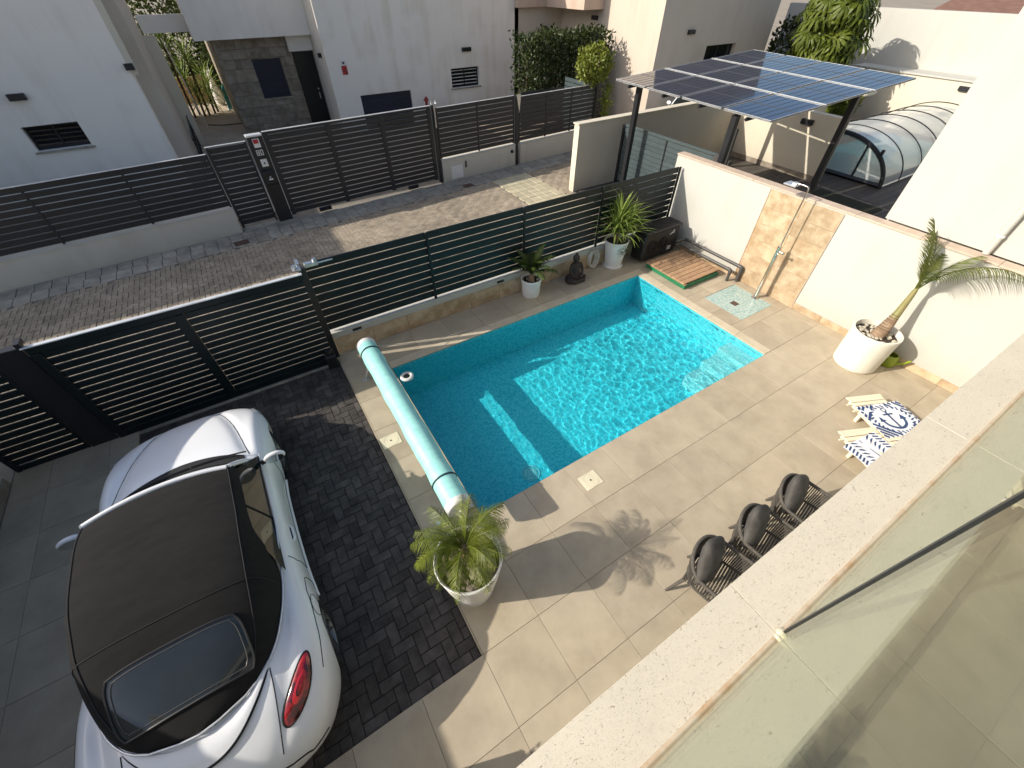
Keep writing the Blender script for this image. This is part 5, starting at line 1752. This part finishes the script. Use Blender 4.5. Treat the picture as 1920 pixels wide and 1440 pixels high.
for (u, vv) in ((.10, .10), (.05, .80), (.66, .94), (.93, .10)):
    p = quad(u, vv)
    piece('post', cp, (p.x, p.y, (p.z - .12) / 2), (.13, .13, p.z - .12), M['frame'], .006)
a, c = quad(.10, .10), quad(.10, .90)
ic = MB().cbox(9.52, 6.05, 1.35, 9.60, 6.30, 2.45, .01)
ic.build('cable_tray', M['pipe'], cp)

bw = thing('yard_wall', 'beige inner yard wall in the shade of the solar roof', 'wall', (15.9, 8, 0))
MB().box(15.8, 6.70, -.05, 16.05, 10.29, 1.78).build('wall_body', M['cream'], bw)
for k in range(5):
    piece('skirting_tile', bw, (15.792, 6.72 + .70 * k + .35, .08), (.014, .695, .16), M['graystone'], .002)
wall_lamp('dark box lamp high on the shaded beige yard wall', 15.8, 7.75, 1.52, .36, 'x')
mt = MB().cbox(14.55, 4.45, .004, 15.40, 6.30, .022, .004)
tag(mt.build('green_mat', M['mat_green'], None, (15, 5.4, 0)), 'long dark green mat on the neighbour floor before the dome', 'mat')

dm = thing('pool_enclosure', 'arched clear pool enclosure with dark ribs in the neighbour yard', 'pool enclosure', (20.5, 7.1, 0))
DX0, NB, DB = 17.0, 6, 1.25
def arch(x, a, k=1.0):
    return Vector((x, 7.12 - 1.76 * math.cos(a) * k, 1.22 * math.sin(a) * k))
for i in range(NB):
    x0, x1 = DX0 + i * DB, DX0 + (i + 1) * DB
    kk = 1.0 - .012 * i
    MB().grid(lambda u, v: arch(x0 + (x1 - x0) * u, PI * v, kk), 2, 33).build('clear_panel', M['polycarb'], dm, smooth=True)
for i in range(NB + 1):
    x = DX0 + i * DB
    MB().tube([arch(x, PI * k / 32, 1.006) for k in range(33)], .017 if i else .065, 6).build('rib', M['frame'], dm, smooth=True)
MB().tube([arch(DX0, .02) + Vector((0, 0, .05)), arch(DX0, PI - .02) + Vector((0, 0, .05))], .07, 4).build('sill_rail', M['frame'], dm)
MB().tube([Vector((DX0, 6.25, .05)), Vector((DX0, 6.25, 1.02))], .035, 6).build('end_mullion', M['frame'], dm)
MB().tube([Vector((DX0, 5.37, .03)), Vector((DX0 + NB * DB, 5.40, .03))], .03, 6).build('base_rail', M['alu'], dm)
fp = [arch(DX0 + .02, PI * k / 24) for k in range(25)]
MB().poly(fp).build('end_glass', M['polycarb'], dm)
hd = MB().cbox(DX0 - .10, 5.72, .86, DX0 - .02, 5.80, 1.02, .01)
hd.build('latch', M['black'], dm)
np2 = structure('neighbour_pool', MB().box(17.3, 5.75, -.05, 24, 8.5, .006), mat('neighbour_water', (.05, .30, .36), rough=.05, vs=2))

nb = thing('neighbour_house', 'tall white sunlit house wall rising straight above the garden wall with a rain pipe', 'house', (12.5, 0, 0))
MB().box(8.83, -9, 1.99, 18.0, 2.45, 8.2).build('wall', M['white'], nb)
MB().box(8.95, -9, -.05, 18.0, 2.449, 1.985).build('plinth', M['white'], nb)
rp = thing('rain_pipe', 'white rain pipe running down the tall sunlit house wall', 'pipe', (8.78, 1.05, 2))
MB().tube([(8.77, 1.06, 1.99), (8.77, 1.06, 7.6)], .045, 14).build('pipe', M['white'], rp, smooth=True)
for z in (2.25, 4.2, 6.2):
    MB().lathe([(.046, -.02), (.052, -.015), (.052, .015), (.046, .02)], (8.77, 1.06, z), 16).build('clip', M['signwhite'], rp, smooth=True)

# back walls, schefflera
kb = thing('back_wall', 'high white back wall catching the shadow of the umbrella tree', 'wall', (26, 8, 0))
MB().box(26.0, -4, 0, 26.3, 16.0, 3.74).build('wall_body', M['white'], kb)
MB().box(24.9, -4, 0, 25.99, 11.3, 1.86).build('lower_wall', M['cream'], kb)
MB().cbox(24.84, -4, 1.86, 25.99, 11.35, 1.92, .008).build('ledge', M['white'], kb)
wall_lamp('dark box lamp on the low cream wall under the tall white back wall', 24.9, 7.05, 1.66, .36, 'x')
vb = thing('vent_box', 'small cream box on a thin dark post near the far end of the solar roof', 'box', (21.5, 9.2, 0))
MB().cbox(21.1, 8.7, 1.5, 21.9, 9.5, 1.9, .05).build('box_body', M['cream'], vb)
piece('post', vb, (21.5, 9.1, .75), (.12, .12, 1.5), M['frame'], .01)
um = thing('umbrella_tree', 'large umbrella tree with drooping sunlit leaf whorls before the back wall', 'tree', (22.5, 11.7, 0))
rg = random.Random(44)
MB().tube([(22.6, 11.8, 0), (22.5, 11.7, 1.6), (22.3, 11.5, 3.2)], [.14, .11, .06], 9).build('trunk', M['bark'], um, smooth=True)
for k in range(6):
    a = k * 1.05
    MB().tube([(22.5, 11.7, 1.4 + .2 * k), (22.5 + .9 * math.cos(a), 11.7 + .9 * math.sin(a), 2.4 + .3 * k)], [.06, .03], 7).build('limb', M['bark'], um, smooth=True)
wv = []
for k in range(11):
    a = 2 * PI * k / 11
    d = Vector((math.cos(a), math.sin(a), 0)); sd_ = Vector((-math.sin(a), math.cos(a), 0))
    pts = [Vector((0, 0, 0)) + d * .05, d * .20 + Vector((0, 0, -.02)), d * .36 + Vector((0, 0, -.13)), d * .45 + Vector((0, 0, -.30))]
    ws_ = [.012, .05, .055, .006]
    wv.append((pts, ws_, sd_))
def whorl(mb, c, s_, rt):
    for pts, ws_, sd_ in wv:
        vs = []
        for p, w in zip(pts, ws_):
            vs += [rt @ ((p + sd_ * w) * s_) + c, rt @ ((p + Vector((0, 0, .012))) * s_) + c, rt @ ((p - sd_ * w) * s_) + c]
        fs = []
        for k in range(3):
            fs += [(k * 3, k * 3 + 1, k * 3 + 4, k * 3 + 3), (k * 3 + 1, k * 3 + 2, k * 3 + 5, k * 3 + 4)]
        mb.add(vs, fs)
cr = MB()
L_ = lump(9, 1.4)
for k in range(300):
    while True:
        d = Vector((rg.gauss(0, 1), rg.gauss(0, 1), rg.gauss(0, 1))).normalized()
        q = rg.uniform(.5, 1.0)
        if L_(d * 1.5) > rg.uniform(.15, .55): break
    c = Vector((22.4 + d.x * 1.25 * q, 11.65 + d.y * 1.35 * q, 3.25 + d.z * 1.65 * q))
    rt = Matrix.Rotation(rg.uniform(0, 6.28), 3, 'Z') @ Matrix.Rotation(rg.uniform(.0, .8), 3, 'X')
    whorl(cr, c, rg.uniform(.8, 1.15), Matrix.Rotation(math.atan2(d.y, d.x), 3, 'Z') @ Matrix.Rotation(rg.uniform(.1, .8), 3, 'Y') @ rt)
cr.build('crown', M['umbrella_leaf'], um)
for k, (x, y, z, r_, lb) in enumerate(((23.6, 13.9, 1.9, 1.1, 'dark shrub in the shaded gap beside the beige house'), (23.0, 10.2, 1.0, .7, 'low leafy shrub under the umbrella tree'))):
    t = thing('garden_shrub', lb, 'shrub', (x, y, 0))
    leaf_cloud(1500, shell(x, y, z, r_ * .8, r_ * .8, r_ * 1.5, 50 + k), .20, 50 + k).build('foliage', M['hedgeleaf'] if k == 0 else M['umbrella_leaf'], t)
    MB().tube([(x, y, 0), (x, y, z)], .05, 6).build('stem', M['bark'], t)
fb = thing('brown_roofed_house', 'far brown roofed house just showing over the tall white back wall', 'house', (34, 10, 0))
MB().box(31, 8.2, 0, 42, 12.4, 2.9).build('wall', M['house_beige'], fb)
MB().prism([(30.6, 7.9, 2.9), (42.4, 7.9, 2.9), (36.5, 7.9, 4.1)], (0, 4.8, 0)).build('roof', M['rooftile'], fb)
fb2 = thing('ochre_house', 'far ochre flat roofed house beyond the right end of the back wall', 'house', (32, -4, 0))
MB().box(29, -10, 0, 40, 3.5, 3.9).build('wall', M['roofbeige'], fb2)

# ================================================================== PARKED CONVERTIBLE
def curve(tab):
    """smooth interpolation through (x, y) pairs"""
    xs = [p[0] for p in tab]; ys = [p[1] for p in tab]; n = len(xs)
    d = [(ys[i + 1] - ys[i]) / (xs[i + 1] - xs[i]) for i in range(n - 1)]
    mm = [d[0]] + [0 if d[i - 1] * d[i] <= 0 else 2 * d[i - 1] * d[i] / (d[i - 1] + d[i]) for i in range(1, n - 1)] + [d[-1]]
    def f(x):
        if x <= xs[0]: return ys[0]
        if x >= xs[-1]: return ys[-1]
        i = 0
        while x > xs[i + 1]: i += 1
        h = xs[i + 1] - xs[i]; t = (x - xs[i]) / h
        return (ys[i] * (1 + 2 * t) * (1 - t) ** 2 + mm[i] * h * t * (1 - t) ** 2 + ys[i + 1] * t * t * (3 - 2 * t) + mm[i + 1] * h * t * t * (t - 1))
    return f
cW = curve([(-2.17, .26), (-2.15, .44), (-2.08, .62), (-1.93, .765), (-1.70, .865), (-1.40, .905), (-1.15, .900), (-.85, .862), (-.45, .838), (0, .832), (.5, .838), (.85, .862), (1.15, .895), (1.40, .890), (1.65, .862), (1.88, .79), (2.05, .665), (2.15, .49), (2.20, .26)])
cT = curve([(-2.17, .52), (-2.14, .62), (-2.06, .73), (-1.92, .825), (-1.72, .915), (-1.5, .965), (-1.1, .965), (-.4, .945), (.3, .955), (.72, .985), (1.0, .965), (1.35, .905), (1.70, .812), (1.95, .718), (2.10, .625), (2.17, .55), (2.20, .46)])
cZ = curve([(-2.17, .44), (-2.0, .52), (-1.6, .57), (-1.27, .58), (-.6, .56), (.6, .56), (1.27, .58), (1.7, .55), (2.0, .48), (2.20, .40)])
cB = curve([(-2.17, .34), (-2.0, .24), (-1.6, .20), (1.6, .19), (2.0, .22), (2.20, .30)])
cP = curve([(-2.17, .72), (-1.6, .66), (-1.0, .52), (-.4, .44), (.4, .44), (.85, .54), (1.2, .66), (1.8, .72), (2.2, .75)])
cHood = curve([(-2.2, .30), (-1.9, .50), (-1.5, .62), (-1.0, .70), (.6, .70), (1.0, .64), (1.5, .54), (1.9, .40), (2.2, .22)])
cCr = curve([(-2.2, .0), (-1.95, .012), (-1.4, .016), (-1.0, .0), (.7, .0), (1.0, .030), (1.6, .034), (2.0, .016), (2.2, .0)])
def body(y, a):
    """point of the body skin: y along the car, a in -1..1 around the section (0 = top centre, 1 = sill)"""
    s_ = -1 if a < 0 else 1
    q = abs(a)
    w, zt, zm, zb, p = cW(y), cT(y), cZ(y), cB(y), cP(y)
    if q <= .75:
        th = (1 - q / .75) * PI / 2
        x = w * max(0, math.cos(th)) ** p
        z = zm + (zt - zm) * math.sin(th) ** p
        g_ = (x - cHood(y)) / .055
        z -= cCr(y) * math.exp(-g_ * g_)
        # rounded fender crests
        if x > .5:
            for yc in (-1.30, 1.30):
                z += .035 * math.exp(-((y - yc) / .42) ** 2) * math.exp(-((x - .76) / .085) ** 2)
    else:
        t = (q - .75) / .25
        x = w - .055 * t * t - .0 * t
        z = zm - (zm - zb) * t
        # door and sill waist crease
        x -= .014 * math.sin(PI * t) * math.exp(-(y / .75) ** 4)
    return Vector((s_ * x, y, z))
def bnorm(y, a):
    e_ = .004
    du = body(y + e_, a) - body(y - e_, a); dv = body(y, min(1, a + e_)) - body(y, max(-1, a - e_))
    n_ = du.cross(dv)
    if n_.length < 1e-9: return Vector((0, 0, 1))
    n_.normalize()
    c = body(y, a); out = Vector((c.x, 0, c.z - .5))
    return n_ if n_.dot(out) > 0 else -n_
def a_of(y, x, s_=1):
    """section parameter on the upper skin for lateral position x"""
    w, p = cW(y), cP(y)
    r = min(1, max(0, abs(x) / w))
    th = math.acos(r ** (1 / p))
    return s_ * (1 - th / (PI / 2)) * .75
CARO = Vector((-1.805, 3.16, 0))
car = thing('parked_convertible', 'silver white convertible with black canvas roof parked on dark pavers', 'car', (0, 0, 0))
NY, NA = 150, 97
ys_ = []
for i in range(NY):
    t = i / (NY - 1)
    ys_.append(-2.17 + 4.37 * (.5 - .5 * math.cos(PI * t)) if False else -2.17 + 4.37 * t)
mb = MB()
mb.grid(lambda u, v: body(-2.17 + 4.37 * v, -1 + 2 * u), NA, NY)
# close ends and belly
def ringidx(j): return [j * NA + i for i in range(NA)]
mb.f.append(tuple(ringidx(0))); mb.f.append(tuple(reversed(ringidx(NY - 1))))
for j in range(NY - 1):
    mb.f.append(((j + 1) * NA, j * NA, j * NA + NA - 1, (j + 1) * NA + NA - 1)[::-1])
me = mb.mesh('car_body', M['car'], smooth=True)
tmp = bpy.data.objects.new('car_body', me); C.objects.link(tmp)
bm = bmesh.new(); bm.from_mesh(me); bmesh.ops.recalc_face_normals(bm, faces=bm.faces); bm.to_mesh(me); bm.free()
cut = MB()
AXF, AXR, WR = 1.27, -1.27, .325
for yy_ in (AXF, AXR):
    for s_ in (-1, 1):
        cut.lathe([(0, s_ * .58), (.372, s_ * .58), (.372, s_ * 1.1), (0, s_ * 1.1)], (0, yy_, .325), 40, axis='x')
cm = cut.mesh('cut', M['black'])
bm = bmesh.new(); bm.from_mesh(cm); bmesh.ops.remove_doubles(bm, verts=bm.verts, dist=1e-5); bmesh.ops.recalc_face_normals(bm, faces=bm.faces); bm.to_mesh(cm); bm.free()
co = bpy.data.objects.new('cut', cm); C.objects.link(co)
bo = tmp.modifiers.new('b', 'BOOLEAN'); bo.operation = 'DIFFERENCE'; bo.object = co; bo.solver = 'EXACT'
bpy.context.view_layer.update()
me2 = bpy.data.meshes.new_from_object(tmp.evaluated_get(bpy.context.evaluated_depsgraph_get()))
bpy.data.objects.remove(tmp); bpy.data.objects.remove(co)
me2.name = 'car_body'
if len(me2.materials) > 1:
    for p in me2.polygons: pass
bm = bmesh.new(); bm.from_mesh(me2)
for f in bm.faces: f.smooth = True
for e_ in bm.edges:
    if len(e_.link_faces) == 2 and e_.calc_face_angle(0) > R(38): e_.smooth = False
bm.to_mesh(me2); bm.free()
link(bpy.data.objects.new('body', me2), car)
def on(y, a, off=0.0): return body(y, a) + bnorm(y, a) * off
def seam(pts, r=.0045, nm='panel_gap', m='carline', off=0.0):
    return MB().tube([on(y, a, off) for (y, a) in pts], r, 6).build(nm, M[m], car)
def lerp(a, b, t): return a + (b - a) * t
def path(P, n=10):
    out = []
    for k in range(len(P) - 1):
        for i in range(n):
            out.append((lerp(P[k][0], P[k + 1][0], i / n), lerp(P[k][1], P[k + 1][1], i / n)))
    return out + [P[-1]]
def patch(fn, nu, nv, nm, m, smooth=True):
    return MB().grid(fn, nu, nv).build(nm, M[m], car, smooth=smooth)
# door lines, sill line, hood line, fender lines
for s_ in (-1, 1):
    seam(path([(-.62, s_ * .50), (-.66, s_ * .64), (-.62, s_ * .80), (-.52, s_ * .93)]))
    seam(path([(.72, s_ * .55), (.74, s_ * .70), (.70, s_ * .93)]))
    seam(path([(-.52, s_ * .93), (.70, s_ * .93)]))
    seam([(y / 100, a_of(y / 100, cHood(y / 100), s_)) for y in range(82, 200, 4)], .005)
    seam([(y / 100, a_of(y / 100, .50 - .30 * (-1.52 - y / 100) ** 2, s_)) for y in range(-208, -151, 3)], .0045)
    # rear fender outline
    seam(path([(-.80, s_ * .93), (-.80, s_ * .80), (-.86, s_ * .66), (-1.02, s_ * .585), (-1.35, s_ * .57), (-1.70, s_ * .57)], 12), .0045)
    seam(path([(1.72, s_ * .62), (1.90, s_ * .70), (1.86, s_ * .88)], 8), .0045)
    # sill moulding
    MB().tube([on(y / 20, s_ * .965, .010) for y in range(-17, 17)], .016, 8).build('sill_moulding', M['car'], car, smooth=True)
    # flush door handle
    h_ = MB().tube([on(-.40, s_ * .70, .004), on(-.36, s_ * .70, .022), on(-.24, s_ * .70, .022), on(-.20, s_ * .70, .004)], .013, 8)
    h_.build('door_handle', M['car'], car, smooth=True)
    MB().tube([on(-.39, s_ * .705, .003), on(-.21, s_ * .705, .003)], .014, 8).build('handle_cup', M['carline'], car)
# fuel flap
ff = []
for k in range(37):
    an = 2 * PI * k / 36
    ff.append((-1.16 + .105 * math.cos(an), .655 + .070 * math.sin(an)))
seam(ff, .0035)
# tail lamps
for s_ in (-1, 1):
    def tlp(an, r):
        q = .215 * r * math.cos(an)
        y = -1.755 + q * .92
        return y, a_of(-1.755, .655) + .30 * q + .078 * r * math.sin(an) * (1 - .25 * math.cos(an))
    def tl(u, v, s_=s_):
        y, a = tlp(u * 2 * PI, v)
        return on(y, s_ * a, .006 + .020 * (1 - v * v) ** .5)
    MB().grid(tl, 36, 9, True).build('tail_lamp', M['taillight'], car, smooth=True)
    MB().tube([on(tlp(2 * PI * k / 36, 1.02)[0], s_ * tlp(2 * PI * k / 36, 1.02)[1], .004) for k in range(37)], .008, 6).build('lamp_rim', M['carline'], car, smooth=True)
    lb = MB().grid(lambda u, v, s_=s_: on(*(lambda t: (t[0], s_ * t[1]))(tlp(u * 2 * PI, .28 + .2 * v)), .0275 - .004 * v), 24, 3, True)
    lb.build('lamp_ring', M['lampred2'], car, smooth=True)
    def hl(u, v, s_=s_):
        an = u * 2 * PI
        return on(1.83 + .115 * v * math.cos(an), s_ * (.60 + .075 * v * math.sin(an)), .004 + .02 * (1 - v * v) ** .5)
    MB().grid(hl, 30, 8, True).build('headlamp', M['lampclear'], car, smooth=True)
# rear bumper groove and lower grille
seam(path([(-2.03, -.86), (-2.12, -.78), (-2.145, -.5), (-2.145, .0), (-2.145, .5), (-2.12, .78), (-2.03, .86)], 8), .008)
# boot lid lines and spoiler crescent
def sp(u, v):
    x = (u - .5) * 2 * .50; ax = abs(x)
    yi = -1.725 + .235 * (ax / .48) ** 2.4; yo = -1.895 + .385 * (ax / .50) ** 2.1
    y = lerp(yi, min(yo, yi - .008), v)
    lift = .008 + .022 * math.sin(min(1, v * 1.1) * PI * .6) * (1 - (ax / .5) ** 4)
    return on(y, a_of(y, ax, 1 if x >= 0 else -1), lift)
mb = MB().grid(sp, 41, 9)
mb.build('boot_spoiler', M['car'], car, smooth=True)
MB().tube([sp(k / 40, 1.0) + Vector((0, -.006, -.018)) for k in range(41)], .008, 6).build('spoiler_gap', M['carline'], car)

# ---- soft top
sT = curve([(-1.70, .975), (-1.58, 1.035), (-1.35, 1.165), (-1.12, 1.285), (-.85, 1.395), (-.45, 1.462), (-.05, 1.468), (.20, 1.445), (.345, 1.412)])
sW = curve([(-1.70, .05), (-1.66, .22), (-1.58, .35), (-1.45, .46), (-1.25, .535), (-.8, .60), (-.3, .625), (.1, .62), (.345, .60)])
sBz = curve([(-1.70, .955), (-1.45, .94), (-1.2, .935), (-.80, .93), (-.70, .95), (-.55, 1.12), (-.42, 1.235), (-.2, 1.27), (.1, 1.275), (.345, 1.285)])
sBx = curve([(-1.70, .09), (-1.67, .23), (-1.60, .375), (-1.50, .485), (-1.32, .595), (-1.0, .69), (-.80, .715), (-.6, .70), (-.42, .665), (-.2, .655), (.1, .65), (.345, .63)])
def top(y, a):
    s_ = -1 if a < 0 else 1; q = abs(a)
    zt, w, bz, bx = sT(y), sW(y), sBz(y), sBx(y)
    zs = zt - .055 - .02 * max(0, -y - .9)
    if q < .62:
        t = q / .62
        x = w * t; z = zt - (zt - zs) * t ** 3.0
    else:
        t = (q - .62) / .38
        x = w + (bx - w) * (1 - (1 - t) ** 1.9); z = zs + (bz - zs) * t ** 1.25
    rip = .004 * math.sin((y + .02) * 11.0) * (1 - q ** 3)
    return Vector((s_ * x, y, z + rip * .5))
MB().grid(lambda u, v: top(-1.70 + 2.045 * v ** 1.35, -1 + 2 * u), 61, 90).build('soft_top', M['canvas'], car, smooth=True)
for s_ in (-1, 1):
    MB().tube([top(-1.50 + 1.83 * k / 40, s_ * .60) + Vector((s_ * .004, 0, .002)) for k in range(41)], .005, 6).build('roof_seam', M['carline'], car, smooth=True)
MB().tube([top(-.93, -1 + 2 * k / 40) + Vector((0, 0, .003)) for k in range(41)], .004, 6).build('roof_seam', M['carline'], car, smooth=True)
# rear window: rounded rectangle let into the canvas slope
def rw_(u, v, k=1.0):
    x = (u - .5) * 2; y_ = (v - .5) * 2
    # squircle mapping
    X = x * math.sqrt(1 - .15 * y_ ** 4) ; Y = y_ * math.sqrt(1 - .17 * x ** 4)
    yy_ = -1.315 + .205 * k * Y
    return top(yy_, (.455 if k == 1.0 else .455 * (k + .06)) / (sW(yy_) / .62) * X * .62 / .62)
def tnorm(y, a):
    e_ = .004
    n_ = (top(y, a + e_) - top(y, a - e_)).cross(top(y + e_, a) - top(y - e_, a))
    return n_.normalized() if n_.z > 0 else -n_.normalized()
mb = MB().grid(lambda u, v: rw_(u, v) + Vector((0, -.004, .006)), 31, 15)
mb.build('rear_window', M['rearglass'], car, smooth=True)
mb = MB()
bd = [(k / 20, 0) for k in range(21)] + [(1, k / 10) for k in range(1, 11)] + [(1 - k / 20, 1) for k in range(1, 21)] + [(0, 1 - k / 10) for k in range(1, 11)]
MB().tube([rw_(u, v) + Vector((0, -.005, .008)) for (u, v) in bd], .010, 6).build('window_rim', M['black'], car, smooth=True)
MB().tube([rw_(u, v, .86) + Vector((0, -.004, .0075)) for (u, v) in bd], .004, 5).build('window_border', M['pipe'], car, smooth=True)
# bright strip around the base of the top and along the belt
bt = [Vector((.735 - 0 * k, .70 - 1.5 * k / 20, .925 + .012)) for k in range(21)]
belt = []
for k in range(46):
    y = .74 - (.74 + 1.695) * k / 45
    belt.append(Vector((sBx(y) + .014 if y < -.8 else lerp(.729, .775, min(1, (y + .8) / .5)), y, (sBz(y) if y < -.8 else .93) + .010)))
left = [Vector((-p.x, p.y, p.z)) for p in reversed(belt)]
MB().tube(belt + [Vector((0, -1.712, .965))] + left, .009, 8).build('belt_moulding', M['silver'], car, smooth=True)
# windscreen, pillars, header
def ws__(u, v):
    x = (u - .5) * 2
    yb, zb_ = .86 - .18 * x * x, .975 - .035 * x * x
    yt, zt_ = .40 - .07 * x * x, 1.405 - .035 * x * x
    xb, xt = .69 * x, .585 * x
    t = v
    return Vector((lerp(xb, xt, t), lerp(yb, yt, t) + .025 * math.sin(PI * t), lerp(zb_, zt_, t)))
MB().grid(ws__, 25, 9).build('windscreen', M['carglass'], car, smooth=True)
MB().tube([ws__(k / 24, 1.0) + Vector((0, -.018, .006)) for k in range(25)], .026, 8).build('windscreen_header', M['car'], car, smooth=True)
for s_ in (0, 1):
    MB().tube([ws__(s_, k / 8) + Vector(((s_ - .5) * .02, -.008, 0)) for k in range(9)], [.032 - .008 * k / 8 for k in range(9)], 8).build('windscreen_pillar', M['car'], car, smooth=True)
# cowl and wipers
mb = MB().grid(lambda u, v: (lambda x: on(.80 + .19 * v - .20 * x * x * 1.0 + .02, a_of(.8, .63 * abs(x), 1 if x >= 0 else -1), .006))((u - .5) * 2), 31, 5)
mb.build('cowl', M['carline'], car, smooth=True)
for x0 in (-.45, .12):
    MB().tube([(x0 + .55 * k / 8, .90 - .22 * (x0 + .55 * k / 8) ** 2, .985 + .012) for k in range(9)], .009, 5).build('wiper', M['black'], car, smooth=True)
# side windows, quarter panes and interior
for s_ in (-1, 1):
    def sg(u, v, s_=s_):
        yb = lerp(-.80, .74, u); yt = lerp(-.46, .33, u)
        return Vector((s_ * lerp(.765, .635, v), lerp(yb, yt, v), lerp(.925, 1.285, v)))
    MB().grid(sg, 8, 5).build('side_window', M['carglass'], car, smooth=True)
    MB().tube([sg(.40, k / 6) + Vector((s_ * .003, 0, 0)) for k in range(7)], .008, 5).build('window_divider', M['carline'], car)
    # mirrors
    mr = MB().grid(lambda u, v, s_=s_: Vector((s_ * (.93 + .115 * math.cos(u * 2 * PI) * math.sin(v * PI) ** .8), .56 + .055 * math.cos(v * PI) * (1 if math.cos(v * PI) > 0 else .55), .985 + .070 * math.sin(u * 2 * PI) * math.sin(v * PI) ** .8)), 24, 13, True)
    mo_ = mr.build('door_mirror', M['car'], car, smooth=True)
    MB().add([(s_ * (.93 + .095 * math.cos(k * PI / 12)), .527, .985 + .055 * math.sin(k * PI / 12)) for k in range(24)], [tuple(range(24)) if s_ > 0 else tuple(range(23, -1, -1))]).build('mirror_glass', M['mirrorglass'], mo_)
    MB().lathe([(.092, 0), (.104, .004), (.112, .02)], (0, 0, 0), 24, axis='y')
    MB().tube([(s_ * .77, .60, .93), (s_ * .84, .57, .965)], [.030, .022], 8).build('mirror_stalk', M['black'], mo_, smooth=True)
MB().cbox(-.70, -1.35, .45, .70, .62, .90, .05).build('interior', M['black'], car)
# wheels
for yy_ in (AXF, AXR):
    for s_ in (-1, 1):
        xo = .86 if yy_ < 0 else .85
        wx = s_ * (xo - .11)
        ty = MB()
        pr = [(.225, -.095), (.255, -.105), (.30, -.108), (.318, -.09), (.326, -.05), (.326, .05), (.318, .09), (.30, .108), (.255, .105), (.225, .095)]
        wh = ty.lathe(pr, (wx, yy_, .326), 40, axis='x').build('wheel', M['rubber'], car, smooth=True, sharp=40)
        rmb = MB()
        xf = s_ * .085
        rmb.lathe([(.232, s_ * .10), (.226, s_ * .105), (.215, s_ * .095), (.205, s_ * .03), (.05, s_ * .03)], (wx, yy_, .326), 36, axis='x')
        for k in range(5):
            for dk in (-.16, .16):
                an = 2 * PI * k / 5 + PI / 2 + dk
                p0 = Vector((wx + xf * .9, yy_ + .04 * math.cos(an), .326 + .04 * math.sin(an)))
                p1 = Vector((wx + xf * 1.08, yy_ + .215 * math.cos(an + dk * .25), .326 + .215 * math.sin(an + dk * .25)))
                rmb.tube([p0, p1], [.018, .014], 6)
        rmb.lathe([(0, s_ * .10), (.035, s_ * .10), (.045, s_ * .08), (.045, s_ * .03)], (wx, yy_, .326), 18, axis='x')
        rmb.build('rim', M['rim'], wh, smooth=True, sharp=40)
        MB().lathe([(0, s_ * .028), (.20, s_ * .028)], (wx, yy_, .326), 28, axis='x').build('brake_shadow_plate', M['carline'], wh)
        MB().lathe([(.371, s_ * .50), (.371, s_ * (xo - .05))], (0, yy_, .326), 36, axis='x').build('arch_liner', M['black'], car)
car.location = CARO
car.rotation_euler.z = R(0.4)
car2 = copy_tree(car)
car2['label'] = 'white car mostly hidden behind the cream wall beside the solar carport'
car2.location = (16.9, 12.9, 0)
car2.rotation_euler.z = R(92)
